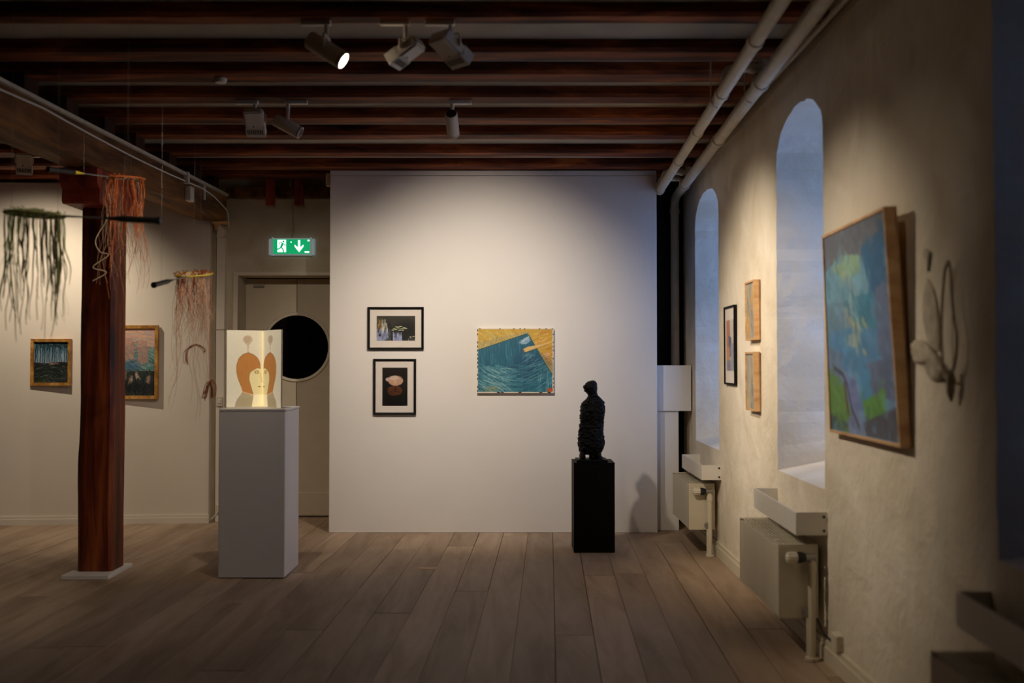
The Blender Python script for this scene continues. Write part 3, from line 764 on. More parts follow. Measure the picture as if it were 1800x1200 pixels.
for nm, a, b, mir in (('paper_panel', A, B, False), ('paper_panel', B, C, True)):
    P = hood(110, mir, 3)
    d = (b - a).normalized(); nrm = Vector((d.y, -d.x, 0)); off = nrm * (.003)
    o = picture_mesh(nm, P, (a + up * zt, b + up * zt, b + up * zb, a + up * zb), M['lightpaper'], fd)
    V = []
    a2, b2 = a - nrm * .0025, b - nrm * .0025
    MB().add([a2 - nrm * T + up * zb, b2 - nrm * T + up * zb, b2 + up * zb, a2 + up * zb, a2 - nrm * T + up * zt, b2 - nrm * T + up * zt, b2 + up * zt, a2 + up * zt],
             [(0, 1, 2, 3), (4, 7, 6, 5), (0, 4, 5, 1), (1, 5, 6, 2), (2, 6, 7, 3), (3, 7, 4, 0)]).build('backing_board', M['mat'], fd)
for e in (A, C):
    box('edge_strip', e.x - .0035, e.x + .0035, e.y - .002, e.y + .012, zb - .001, zt, M['gauze_dark'], fd)
MB().tube([(B.x + .004, B.y - .016, zb + .01), (B.x + .004, B.y - .016, zt - .005)], .0026, 10).build('light_strip', M['strip_glow'], fd, True)

# ================================================================== pictures
def frame_bars(x0, x1, z0, z1, yb, yf, wd, mat, parent, prof=True):
    """four mitred bars round a picture facing -Y"""
    xs = [(x0, z1), (x1, z1), (x1, z0), (x0, z0)]; xi = [(x0 + wd, z1 - wd), (x1 - wd, z1 - wd), (x1 - wd, z0 + wd), (x0 + wd, z0 + wd)]
    for i in range(4):
        j = (i + 1) % 4
        a, b, c, d = xs[i], xs[j], xi[j], xi[i]
        V = [(a[0], yb, a[1]), (b[0], yb, b[1]), (c[0], yb, c[1]), (d[0], yb, d[1]), (a[0], yf, a[1]), (b[0], yf, b[1]), (c[0], yf + .006, c[1]), (d[0], yf + .006, d[1])]
        MB().add(V, [(3, 2, 1, 0), (4, 5, 6, 7), (0, 1, 5, 4), (1, 2, 6, 5), (2, 3, 7, 6), (3, 0, 4, 7)]).build('frame_bar', mat, parent)

def photo_frame(name, bx, pic, Pn, lab):
    a, b = at(bx[0], bx[1], PY - .02), at(bx[2], bx[3], PY - .02); c, d = at(pic[0], pic[1], PY - .02), at(pic[2], pic[3], PY - .02)
    t = thing(name, ((a.x + b.x) / 2, PY, b.z), lab, 'picture', 'black framed photographs on the display wall')
    frame_bars(a.x, b.x, b.z, a.z, PY, PY - .024, .02, M['black_frame'], t)
    box('mount', a.x + .015, b.x - .015, PY - .011, PY - .002, b.z + .015, a.z - .015, M['mat'], t)
    y = PY - .0125
    picture_mesh('photo_print', Pn, ((c.x, y, c.z), (d.x, y, c.z), (d.x, y, d.z), (c.x, y, d.z)), M['print'], t)
    box('glass_sheet', a.x + .015, b.x - .015, PY - .0165, PY - .0150, b.z + .015, a.z - .015, M['picglass'], t)

# pond with water lilies and mirrored light
P = Paint(190, 122, (44, 41, 36), 5)
P.grad((56, 52, 44), (30, 30, 28)); P.ell(.78, .50, .22, .28, (18, 18, 16), .85, .5)
P.strokes(60, (0, .08, .20, .5), math.pi / 2, .14, .016, [(206, 160, 84), (160, 122, 66), (226, 194, 124), (92, 74, 46)], .8, None, .1)
P.strokes(120, (0, .5, .36, .95), math.pi / 2, .18, .02, [(160, 170, 208), (142, 152, 196), (176, 184, 216)], .75, None, .06)
P.strokes(50, (.13, .14, .28, .6), math.pi / 2, .14, .014, [(222, 222, 220), (196, 200, 212), (150, 140, 110)], .8, None, .08)
P.strokes(100, (.40, .66, .66, .98), math.pi / 2, .16, .018, [(164, 174, 214), (148, 158, 204), (184, 192, 222)], .7, None, .06)
P.strokes(90, (.29, .2, .42, 1), math.pi / 2, .14, .012, [(36, 36, 28), (62, 60, 44), (24, 24, 20)], .9, None, .12)
P.strokes(26, (.46, .62, .52, .86), math.pi / 2, .08, .012, [(40, 40, 34), (60, 58, 50)], .8, None, .12)
P.strokes(60, (.66, .5, .82, 1), math.pi / 2, .14, .012, [(24, 24, 20), (44, 42, 36)], .85, None, .12)
P.strokes(20, (.82, .86, 1, 1), math.pi / 2, .08, .010, [(170, 172, 176), (120, 124, 132)], .8, None, .1)
P.ell(.08, .78, .035, .05, (36, 34, 50), .9); P.strokes(10, (.02, .55, .12, .9), math.pi / 2, .1, .01, [(70, 66, 80)], .7)
for x, y, r in ((.52, .44, .045), (.62, .425, .05), (.71, .47, .04), (.46, .52, .04), (.56, .485, .05), (.66, .52, .05), (.75, .505, .05), (.42, .575, .035), (.50, .555, .04), (.60, .575, .045), (.68, .58, .03), (.88, .85, .03), (.96, .83, .035)):
    P.ell(x, y, r, .014, (228, 230, 184), .95, .35); P.ell(x, y + .02, r * .8, .007, (40, 42, 34), .7, .4)
P.noise(.05)
photo_frame('framed_photograph', (646, 539.5, 744.5, 614.5), (662, 555, 729.5, 598.5), P, 'black framed landscape photo of lilies on dark water')
# a single leaf on black water
P = Paint(80, 124, (18, 15, 12), 6)
P.grad((34, 26, 20), (8, 7, 6)); P.strokes(40, (.0, 0, 1, 1), math.pi / 2, .3, .012, [(30, 26, 20), (14, 12, 10), (44, 38, 28)], .5)
P.ell(.5, .60, .30, .13, (96, 54, 30), .95, .12); P.ell(.40, .66, .16, .08, (74, 40, 22), .6, .4)
P.strokes(30, (.25, .52, .78, .70), .2, .2, .01, [(120, 66, 34), (70, 38, 20), (46, 26, 16)], .5, P.inside([(.2, .48), (.82, .48), (.75, .7), (.25, .74)]))
P.ell(.22, .31, .09, .05, (196, 180, 178), 1, .15)
P.ell(.53, .34, .30, .135, (196, 156, 132), 1, .07); P.ell(.46, .27, .20, .055, (214, 190, 172), .85, .25)
P.line(.54, .39, .40, .27, .006, (226, 196, 166)); P.line(.54, .39, .78, .3, .005, (172, 126, 104)); P.line(.54, .39, .7, .47, .005, (172, 126, 104)); P.line(.54, .39, .30, .42, .005, (172, 126, 104))
P.ell(.53, .385, .03, .018, (232, 206, 130)); P.poly([(.86, .5), (.62, .46), (.9, .42)], (40, 28, 20), .8)
P.line(.53, .49, .51, .63, .012, (30, 18, 12)); P.line(.97, .2, .82, .9, .006, (56, 58, 34), .7); P.line(.45, .16, .95, .35, .006, (54, 48, 38), .7)
P.line(.86, .985, .98, .985, .008, (120, 116, 110)); P.noise(.05)
photo_frame('framed_photograph', (656, 630.5, 731, 729), (672, 646, 716, 713), P, 'black framed upright photo of a single pink leaf')

# painting of a pool corner with a springboard
P = Paint(270, 228, (214, 204, 184), 9)
pool = [(.012, .335), (.665, .075), (.68, .10), (.98, .70), (.98, .985), (.012, .985)]
gold = [(.012, .012), (.985, .012), (.985, .72), (.665, .07), (.012, .335)]
P.poly(gold, (196, 156, 52))
mk = P.inside(gold)
P.strokes(170, (0, 0, .62, .3), lambda x, y: .55 + .5 * x, .18, .008, [(214, 180, 84), (176, 158, 74), (226, 200, 120), (160, 164, 110), (190, 140, 40)], .7, mk)
P.strokes(160, (.64, 0, 1, .7), lambda x, y: -.35 + 1.2 * (y > .35), .14, .010, [(206, 142, 44), (222, 166, 72), (180, 112, 36), (232, 186, 110), (196, 152, 50)], .75, mk)
P.strokes(30, (.85, .4, 1, .7), -.5, .12, .010, [(226, 166, 116), (200, 120, 60), (232, 190, 150)], .8, mk)
P.poly([(.012, .335), (.66, .075), (.66, .04), (.012, .22)], (170, 150, 92), .6)
P.strokes(120, (.02, .04, .66, .33), math.pi / 2, .08, .005, [(192, 180, 130), (140, 136, 90), (206, 190, 140), (112, 116, 84)], .8, P.inside([(.012, .335), (.665, .075), (.64, .03), (.012, .2)]), .06)
P.poly(pool, (18, 90, 112)); mp_ = P.inside(pool)
P.strokes(360, (0, .1, 1, .6), math.pi / 2, .18, .007, [(22, 96, 120), (10, 70, 100), (44, 120, 140), (14, 80, 104), (78, 146, 160)], .55, mp_, .12)
P.ell(.72, .62, .22, .18, (4, 50, 86), .6, .6)
P.strokes(520, (0, .55, 1, 1), lambda x, y: .55 - 1.35 * x, .20, .006, [(30, 104, 124), (92, 154, 162), (16, 84, 106), (60, 130, 142), (130, 176, 176), (12, 66, 92)], .6, mp_, .2)
P.strokes(120, (0, .58, .38, .98), lambda x, y: .45, .16, .008, [(140, 176, 178), (112, 160, 166), (160, 190, 186)], .55, mp_, .2)
P.strokes(30, (0, .9, .2, 1), .2, .1, .008, [(150, 150, 90), (120, 132, 110)], .6, mp_)
P.strokes(46, (.8, .55, .98, .98), math.pi / 2, .12, .006, [(120, 176, 180), (70, 140, 150)], .7, mp_, .15)
P.strokes(26, (.58, .42, .75, .54), -.5, .08, .005, [(120, 160, 176), (80, 130, 150)], .8, mp_)
P.strokes(18, (.55, .15, .66, .25), -.6, .08, .008, [(190, 206, 220), (130, 170, 196)], .9, mp_)
P.line(.012, .335, .665, .075, .007, (30, 70, 72)); P.line(.66, .07, .98, .70, .016, (150, 146, 96), .9); P.line(.67, .10, .98, .72, .006, (20, 60, 66))
P.poly([(.60, .325), (.66, .285), (.93, .225), (.94, .235), (.625, .37), (.60, .33)], (218, 180, 108)); P.line(.60, .33, .625, .37, .007, (120, 76, 34)); P.line(.63, .375, .93, .245, .004, (90, 66, 34), .8)
P.poly([(.92, .985), (.985, .92), (.985, .985)], (190, 82, 44)); P.ell(.95, .95, .04, .03, (190, 82, 44), .9)
for x in np.linspace(.04, .97, 12): P.ell(x + P.rng.uniform(-.02, .02), .006, .010, .009, (24, 22, 22)) if P.rng.random() < .6 else None
for y in np.linspace(.03, .97, 16):
    if P.rng.random() < .75: P.ell(.006, y, .006, .018, (30, 30, 34))
    if P.rng.random() < .55: P.ell(.993, y, .006, .012, (40, 34, 30))
for x in (.28, .33, .56, .83, .94): P.ell(x, .993, .022, .008, (30, 26, 26))
P.noise(.05)
a, b = at(838.5, 577, PY - .035), at(973.5, 690.5, PY - .035)
t = thing('pool_painting', ((a.x + b.x) / 2, PY, b.z), 'unframed painting of a blue pool corner with yellow deck', 'painting')
y = PY - .034
box('stretched_canvas', a.x, b.x, PY - .033, PY - .002, b.z, a.z, M['canvas_white'], t)
picture_mesh('painted_face', P, ((a.x, y, a.z), (b.x, y, a.z), (b.x, y, b.z), (a.x, y, b.z)), M['paint'], t)

# two gilt framed paintings on the cream wall
def gilt(bx, Pn, wd, lab):
    ym = LY(at((bx[0] + bx[2]) / 2, 640, 9.3).x); yy = ym - .035
    a, b = at(bx[0], bx[1], yy), at(bx[2], bx[3], yy)
    t = thing('gilt_framed_painting', ((a.x + b.x) / 2, ym, b.z), lab, 'painting', 'gilt framed paintings on the cream wall')
    frame_bars(a.x, b.x, b.z, a.z, ym + .004, yy, wd, M['gold'], t)
    y = ym - .014
    picture_mesh('painted_face', Pn, ((a.x + wd * .9, y, a.z - wd * .9), (b.x - wd * .9, y, a.z - wd * .9), (b.x - wd * .9, y, b.z + wd * .9), (a.x + wd * .9, y, b.z + wd * .9)), M['paint'], t)
P = Paint(130, 152, (22, 28, 30), 12)
P.grad((46, 92, 110), (126, 146, 160), 0, .52); P.strokes(120, (0, .05, 1, .5), math.pi / 2, .12, .014, [(140, 160, 176), (70, 126, 148), (96, 108, 134), (164, 176, 188), (48, 96, 116)], .55)
P.strokes(110, (0, 0, 1, .13), .3, .12, .02, [(24, 40, 40), (34, 84, 100), (16, 24, 24), (60, 110, 130)], .8)
P.poly([(0, .50), (.3, .53), (.6, .49), (1, .5), (1, 1), (0, 1)], (18, 26, 24))
for x in (.03, .11, .17, .25, .31, .38, .45, .52, .58, .66, .73, .80, .88, .96):
    l = P.rng.uniform(-.03, .03); b_ = P.rng.uniform(.48, .60); P.path([(x, b_), (x + l, .35), (x + l * .5, .22), (x + l * 2, .04)], P.rng.uniform(.007, .012), (12, 16, 18))
    for k in range(3): P.line(x + l, .30 - .05 * k, x + P.rng.uniform(-.09, .09), .14 - .05 * k, .005, (14, 20, 24))
P.strokes(420, (0, .55, 1, 1), lambda x, y: .5 * math.sin(5 * x + 6 * y), .11, .007, [(16, 26, 22), (44, 60, 58), (104, 120, 126), (30, 44, 34), (96, 92, 66), (12, 16, 14), (20, 30, 30), (140, 150, 150)], .55)
P.strokes(26, (.4, .49, .68, .55), .1, .05, .008, [(190, 146, 84), (160, 116, 96), (90, 120, 170)], .85); P.strokes(40, (0, .86, .4, 1), math.pi / 2, .1, .009, [(64, 72, 28), (40, 50, 22)], .7)
P.noise(.07)
gilt((53.5, 595.5, 123, 677.5), P, .026, 'small gilt framed painting of a dark blue forest')
P = Paint(150, 200, (190, 150, 136), 14)
P.grad((200, 160, 146), (208, 164, 140), 0, .36); P.strokes(170, (0, 0, 1, .36), .2, .13, .016, [(210, 172, 160), (188, 144, 138), (214, 176, 134), (150, 166, 166), (222, 186, 150)], .5)
P.grad((104, 146, 144), (60, 112, 112), .34, .62)
P.strokes(520, (0, .26, 1, .64), lambda x, y: .6 * math.sin(7 * x + 3 * y), .08, .009, [(62, 140, 142), (116, 174, 166), (44, 92, 96), (184, 154, 142), (90, 132, 124), (140, 190, 186), (38, 74, 70)], .7)
P.grad((34, 46, 42), (12, 18, 20), .63, 1)
P.strokes(460, (0, .60, 1, 1), lambda x, y: 1.2 + .9 * math.sin(5 * x + 4 * y), .08, .009, [(26, 40, 38), (56, 76, 78), (14, 18, 18), (52, 66, 46), (84, 76, 70), (10, 12, 14), (36, 62, 60)], .6)
for cx_, cy_, k_ in ((.50, .20, 1.0), (.76, .235, .85)):
    P.poly([(cx_ - .12 * k_, cy_ + .04), (cx_ + .12 * k_, cy_ + .035), (cx_ + .10, cy_ + .20), (cx_ + .12, cy_ + .28), (cx_ - .12, cy_ + .28), (cx_ - .09, cy_ + .18)], (172, 136, 122), .85)
    P.ell(cx_, cy_, .075 * k_, .045 * k_, (182, 142, 126), .95, .2)
    P.strokes(46, (cx_ - .11, cy_ + .03, cx_ + .11, cy_ + .28), 1.2, .06, .009, [(190, 154, 136), (146, 110, 104), (160, 124, 118), (126, 134, 132)], .6)
    P.path([(cx_ - .10 * k_, cy_ + .07), (cx_ - .22 * k_, cy_ - .01), (cx_ - .07, cy_ - .035)], .010, (170, 130, 116), .9)
    P.path([(cx_ - .10 * k_, cy_ + .05), (cx_ - .23 * k_, cy_ - .015), (cx_ - .06, cy_ - .05), (cx_ + .05, cy_ - .045), (cx_ + .09 * k_, cy_ + .0), (cx_ + .05, cy_ + .04)], .003, (96, 70, 76), .9)
    P.path([(cx_ - .12 * k_, cy_ + .06), (cx_ - .09, cy_ + .18), (cx_ - .12, cy_ + .28)], .003, (92, 70, 76), .8); P.path([(cx_ + .12 * k_, cy_ + .05), (cx_ + .10, cy_ + .2)], .003, (92, 70, 76), .8)
P.strokes(50, (.40, .45, .66, .60), .6, .07, .012, [(64, 104, 140), (48, 84, 120), (90, 130, 150)], .7)
for x, y in ((.44, .60), (.55, .68), (.66, .63), (.88, .70), (.08, .80), (.28, .74)):
    P.strokes(18, (x - .03, y, x + .03, y + P.rng.uniform(.06, .14)), P.rng.uniform(1.1, 2.0), .06, .010, [(186, 158, 136), (150, 118, 104), (204, 176, 150), (110, 84, 78)], .75, None, .3)
P.strokes(40, (.1, .72, .42, .85), 2.4, .06, .006, [(110, 116, 130), (80, 86, 100)], .6); P.ell(.55, .86, .3, .06, (10, 12, 14), .6, .6)
P.noise(.07)
gilt((172, 571.5, 276.5, 701), P, .030, 'large gilt framed painting of figures wading, half hidden by the post')

# pictures on the right wall: near and far edge (Y), top and bottom (z), thickness and lean
def side_picture(name, Yn, Yf, z0, z1, dn_t, dn_b, df_t, df_b, th, wd, mat, Pn, lab, cat, group=None, mount=None, face_in=.010, glass=False):
    """front face corners stand dn/df off the wall at near/far edge, top/bottom"""
    c = {('n', 't'): Vector((WX(Yn) - dn_t, Yn, z1)), ('n', 'b'): Vector((WX(Yn) - dn_b, Yn, z0)), ('f', 't'): Vector((WX(Yf) - df_t, Yf, z1)), ('f', 'b'): Vector((WX(Yf) - df_b, Yf, z0))}
    t = thing(name, (WX((Yn + Yf) / 2), (Yn + Yf) / 2, z0), lab, cat, group)
    TL, TR, BR, BL = c[('f', 't')], c[('n', 't')], c[('n', 'b')], c[('f', 'b')]
    u = (TR - TL).normalized(); v = (BL - TL).normalized(); nrm = v.cross(u).normalized()
    if nrm.x > 0: nrm = -nrm
    O = [TL, TR, BR, BL]; ctr = sum(O, Vector()) / 4
    I = [TL + u * wd + v * wd, TR - u * wd + v * wd, BR - u * wd - v * wd, BL + u * wd - v * wd]
    back = -nrm * th
    for i in range(4):
        j = (i + 1) % 4
        a, b, d, e = O[i], O[j], I[j], I[i]
        MB().add([a + back, b + back, d + back, e + back, a, b, d, e], [(3, 2, 1, 0), (4, 5, 6, 7), (0, 1, 5, 4), (1, 2, 6, 5), (2, 3, 7, 6), (3, 0, 4, 7)]).build('frame_bar', mat, t)
    ins = -nrm * face_in
    if mount:
        MB().add([p + ins * 1.2 for p in I] + [p + ins * 1.6 for p in I], [(0, 1, 2, 3), (7, 6, 5, 4), (0, 4, 5, 1), (1, 5, 6, 2), (2, 6, 7, 3), (3, 7, 4, 0)]).build('mount', M['mat'], t)
        m0, m1 = mount
        I = [I[0].lerp(I[1], s).lerp(I[3].lerp(I[2], s), q) for s, q in ((m0, m1), (1 - m0, m1), (1 - m0, 1 - m1), (m0, 1 - m1))]
    picture_mesh('painted_face' if not mount else 'printed_sheet', Pn, [p + ins for p in I], M['paint'] if not mount else M['print'], t)
    if not mount:
        MB().add([p + back * .98 for p in O] + [p + back * .80 for p in O], [(0, 1, 2, 3), (7, 6, 5, 4), (0, 4, 5, 1), (1, 5, 6, 2), (2, 6, 7, 3), (3, 7, 4, 0)]).build('back_board', mat, t)
    if glass:
        J = [O[0] + (u + v) * wd * .9, O[1] + (v - u) * wd * .9, O[2] - (u + v) * wd * .9, O[3] + (u - v) * wd * .9]
        g = -nrm * (face_in * .45)
        MB().add([p + g for p in J] + [p + g * 1.5 for p in J], [(0, 1, 2, 3), (7, 6, 5, 4), (0, 4, 5, 1), (1, 5, 6, 2), (2, 6, 7, 3), (3, 7, 4, 0)]).build('glass_sheet', M['picglass'], t)
    return t

# big blue abstract
P = Paint(130, 130, (120, 150, 168), 21)
def patch(P, pts, c, a=1, n=26, ang=.3):
    P.poly(pts, c, a); m = P.inside(pts); xs = [p[0] for p in pts]; ys_ = [p[1] for p in pts]
    P.strokes(n, (min(xs), min(ys_), max(xs), max(ys_)), ang, .12, .024, [tuple(max(0, min(255, v + d)) for v in c) for d in (-16, -7, 8, 16)], .5, m, .6)
patch(P, [(0, 0), (1, 0), (1, .14), (.6, .16), (.3, .15), (0, .2)], (122, 112, 112))
patch(P, [(.62, .12), (1, .06), (1, .34), (.8, .36), (.68, .26)], (44, 108, 140))
patch(P, [(0, .18), (.3, .12), (.66, .16), (.72, .34), (.5, .40), (.2, .38), (0, .36)], (130, 164, 170))
patch(P, [(.14, .18), (.42, .13), (.60, .15), (.60, .22), (.3, .24)], (168, 184, 140))
patch(P, [(0, .34), (.4, .36), (.45, .46), (.25, .52), (0, .5)], (120, 142, 150))
patch(P, [(.40, .34), (.78, .34), (.80, .50), (.50, .52)], (62, 134, 150))
patch(P, [(.0, .50), (.4, .48), (.82, .50), (.80, .70), (.3, .70), (.06, .64)], (88, 138, 168))
patch(P, [(.36, .52), (.56, .50), (.52, .58), (.36, .57)], (168, 166, 150))
patch(P, [(.80, .32), (1, .30), (1, .66), (.80, .62)], (112, 118, 140))
patch(P, [(.62, .66), (1, .62), (1, .82), (.66, .80)], (108, 112, 132))
patch(P, [(0, .56), (.2, .60), (.24, .76), (0, .74)], (122, 130, 148))
patch(P, [(0, .70), (.26, .74), (.36, .92), (.1, .98), (0, .98)], (110, 142, 62))
patch(P, [(.5, .70), (.66, .68), (.7, .86), (.5, .88)], (86, 144, 172))
patch(P, [(.52, .84), (.86, .76), (.84, .92), (.6, .96)], (104, 148, 60))
patch(P, [(.20, .70), (.44, .74), (.52, .92), (.44, 1), (.34, .9)], (128, 126, 160))
patch(P, [(.0, .92), (.3, .95), (.5, 1), (0, 1)], (82, 98, 84)); patch(P, [(.5, .94), (1, .84), (1, 1), (.5, 1)], (92, 84, 88))
patch(P, [(.28, .92), (.5, .9), (.56, 1), (.3, 1)], (140, 140, 160))
def sample_strokes(P, n, ln, wd, a):
    for _ in range(n):
        x, y = P.rng.random(), P.rng.random(); sx = min(1, max(0, x + P.rng.gauss(0, .03))); sy = min(1, max(0, y + P.rng.gauss(0, .03)))
        c = P.A[int(sy * (P.ny - 1)), int(sx * (P.nx - 1))] * P.rng.uniform(.86, 1.14); g = P.rng.uniform(0, 6.3); l = ln * P.rng.uniform(.4, 1.2)
        P.line(x, y, x + math.cos(g) * l, y + math.sin(g) * l, wd * P.rng.uniform(.6, 1.5), np.clip(c, 0, 255), a)
sample_strokes(P, 420, .05, .020, .45); P.A *= np.array([.86, 1.0, 1.12])
P.path([(.1, .68), (.24, .71), (.3, .76), (.36, .88), (.46, .96)], .014, (60, 58, 78), .8); P.path([(.26, .76), (.3, .9)], .02, (86, 62, 50), .8)
P.strokes(26, (.3, .18, .5, .5), 1.2, .08, .014, [(60, 110, 130), (104, 150, 160), (190, 184, 160)], .6); P.strokes(14, (.4, .36, .6, .6), .6, .06, .016, [(196, 186, 140), (150, 180, 176)], .7)
side_picture('abstract_painting', 3.93, 4.85, 1.131, 2.057, WX(3.93) - 1.43, WX(3.93) - 1.487, WX(4.85) - 1.471, WX(4.85) - 1.502, .05, .012, M['oak'], P, 'large blue and green abstract painting leaning off the plaster wall', 'painting', face_in=.006)
# two small oak framed abstracts
def small_abs(seed, warm):
    P = Paint(70, 96, (150, 148, 140), seed)
    P.strokes(150, (0, 0, 1, 1), 1.3, .16, .03, [(140, 144, 146), (164, 160, 148), (112, 116, 124), (178, 166, 140), (120, 118, 96)], .6, None, .6)
    P.strokes(26, (.2, 0, .9, .5), 1.0, .18, .03, warm, .7); P.strokes(16, (0, .55, .35, .9), 1.4, .16, .04, warm, .8)
    P.strokes(14, (.5, .3, 1, 1), 1.4, .2, .016, [(70, 74, 84), (96, 96, 104)], .7); P.noise(.05); return P
side_picture('small_painting', 6.40, 6.67, 1.603, 1.981, .047, .043, .043, .040, .042, .012, M['oak'], small_abs(31, [(206, 150, 60), (190, 130, 50), (196, 180, 130)]), 'upper of the two small oak framed abstracts, with orange touches', 'painting', 'small oak framed abstracts')
side_picture('small_painting', 6.40, 6.67, 1.155, 1.528, .050, .043, .043, .040, .042, .012, M['oak'], small_abs(33, [(190, 176, 138), (176, 160, 120)]), 'lower of the two small oak framed abstracts, grey and cream', 'painting', 'small oak framed abstracts')
P = Paint(60, 100, (206, 190, 170), 35)
patch(P, [(0, 0), (.5, 0), (.55, .5), (0, .55)], (188, 128, 84)); patch(P, [(.5, 0), (1, 0), (1, .45), (.6, .5)], (206, 196, 186)); patch(P, [(.3, .3), (.7, .35), (.75, .7), (.35, .75)], (92, 88, 106))
patch(P, [(0, .5), (.5, .55), (.45, .8), (0, .8)], (202, 140, 70)); patch(P, [(.6, .5), (1, .45), (1, 1), (.7, 1)], (150, 156, 172)); patch(P, [(0, .8), (.6, .78), (.7, 1), (0, 1)], (140, 128, 140))
side_picture('framed_print', 7.10, 7.47, 1.304, 1.864, .024, .022, .022, .020, .022, .014, M['black_frame'], P, 'black framed print with white mount between the two windows', 'picture', None, (.14, .16), .008, True)

# ================================================================== hanging gauze and wire on the near wall
gz = thing('gauze_hanging', (WX(3.75), 3.75, 1.3), 'crumpled pale gauze with a long wire loop beside the blue abstract painting', 'hanging')
def onwall(x, y, off=.02):
    Y = 1800 * (1.5037 - off) / (x - 915); return at(x, y, Y)
loop = [(1667, 458), (1661, 475), (1658, 505), (1656, 540), (1655, 580), (1656, 620), (1658, 650), (1664, 664), (1673, 655), (1680, 630), (1682, 590), (1678, 565), (1674, 530), (1672, 490), (1669, 465), (1667, 458)]
def smooth(pts, n=5):
    out = []
    for i in range(len(pts) - 1):
        p0, p1, p2, p3 = [Vector(pts[max(0, min(len(pts) - 1, i + d))]) for d in (-1, 0, 1, 2)]
        for k in range(n):
            t = k / n; out.append(.5 * ((2 * p1) + (p2 - p0) * t + (2 * p0 - 5 * p1 + 4 * p2 - p3) * t * t + (3 * p1 - p0 - 3 * p2 + p3) * t ** 3))
    out.append(Vector(pts[-1])); return out
MB().tube(smooth([onwall(x, y, .03) for x, y in loop]), .0055, 8).build('wire_loop', M['gauze_dark'], gz, True)
MB().tube([onwall(1670, 650, .03), onwall(1671, 668, .03), onwall(1671, 690, .025), onwall(1672, 706, .02)], [.012, .016, .014, .003], 10).build('drop_weight', M['gauze_dark'], gz, True)
def crumple(pts, depth, name, seed, mat):
    """closed crumpled sheet: outline on the wall, domed outwards"""
    c = Vector((sum(p[0] for p in pts) / len(pts), sum(p[1] for p in pts) / len(pts))); V = []; Fc = []; n = 40; m = 9
    ol = smooth([Vector((*p, 0)) for p in pts + [pts[0]]], 8)[:-1]; n = len(ol)
    for i in range(m + 1):
        f = i / m
        for j in range(n):
            q = Vector((ol[j].x, ol[j].y)).lerp(c, f); h = depth * math.sqrt(max(0, 1 - (1 - f) ** 2))
            h *= 1 + .7 * noise.noise((q.x * .05, q.y * .05, seed)); V.append(onwall(q.x, q.y, .004 + max(0, h)))
    for i in range(m):
        for j in range(n): Fc.append((i * n + j, i * n + (j + 1) % n, (i + 1) * n + (j + 1) % n, (i + 1) * n + j))
    MB().add(V, Fc).build(name, M[mat], gz, True)
crumple([(1598, 604), (1606, 598), (1622, 598), (1640, 614), (1662, 648), (1668, 660), (1656, 668), (1640, 670), (1630, 658), (1622, 642), (1606, 636), (1600, 622)], .026, 'gauze_bundle', 4, 'gauze')
crumple([(1630, 486), (1642, 510), (1650, 560), (1652, 610), (1642, 615), (1630, 596), (1622, 560), (1622, 520)], .012, 'gauze_veil', 8, 'gauze')
crumple([(1626, 436), (1634, 440), (1634, 455), (1630, 478), (1628, 460), (1622, 446)], .012, 'gauze_knot', 2, 'gauze')

# ================================================================== exit sign
t = thing('exit_sign', at(512, 433, BY - .03), 'lit green emergency exit sign with running figure and arrow above the door', 'sign')
Y = BY - .05
def R2(name, x0, y0, x1, y1, mat, f, b, par=t, bev=0):
    a, c = at(x0, y0, Y), at(x1, y1, Y); return box(name, a.x, c.x, Y + f, Y + b, c.z, a.z, M[mat], par, bev)
R2('wall_case', 471.5, 419, 553, 448, 'sign_case', .012, .048, bev=.006)
fc = R2('light_panel', 477.5, 418, 548, 449, 'sign_case', .0, .013, bev=.003)
gp = R2('green_face', 479, 420.5, 546.5, 446, 'sign_green', -.004, 0)
def sh(pts, name, mat='sign_white', par=gp, f=-.006, b=-.004):
    P_ = [at(x, y, Y) for x, y in pts]; return MB().prism([(p.x, p.z) for p in P_], Y + f, Y + b, 'Y').build(name, M[mat], par)
sh([(488, 421.5), (503, 421.5), (503, 443), (488, 443)], 'doorway_mark')
sh([(524.2, 422), (527.8, 422), (527.8, 435), (533.5, 430), (533.5, 433.5), (526, 443), (518.2, 433.5), (518.2, 430), (524.2, 435)], 'arrow_mark')
for (x0, y0, x1, y1) in ((541, 421.5, 544, 424), (536, 441.5, 543.5, 444), (511, 424.5, 512.6, 426.5)): sh([(x0, y0), (x1, y0), (x1, y1), (x0, y1)], 'small_mark')
man = MB()
def mtube(pts, wd):
    for p, q in zip(pts, pts[1:]):
        a, b = at(*p, Y), at(*q, Y); d = (b - a); nn = Vector((-d.z, 0, d.x)).normalized() * wd
        man.prism([((a + nn).x, (a + nn).z), ((b + nn).x, (b + nn).z), ((b - nn).x, (b - nn).z), ((a - nn).x, (a - nn).z)], Y - .008, Y - .006, 'Y')
mtube([(497.5, 427), (494.5, 434)], .010); mtube([(494.5, 434), (498, 439), (498.5, 443)], .006); mtube([(494.5, 434), (491, 437.5), (486, 438)], .006)
mtube([(497.5, 427.5), (501, 431), (503, 430.5)], .004); mtube([(497, 427), (492.5, 426), (491, 429.5)], .004)
man.add(*(lambda c: ([(c.x + .010 * math.cos(k * .7854), Y - .008, c.z + .010 * math.sin(k * .7854)) for k in range(8)], [tuple(range(8))]))(at(498.5, 424.5, Y)))
man.build('running_figure', M['sign_green'], gp)
for x in (479, 546.5): R2('end_clip', x - 1.2, 417, x + 1.2, 449.5, 'sign_case', -.008, .004)
c0 = at(513, 417, BY - .02); c1 = at(514.5, 345, BY - .02)
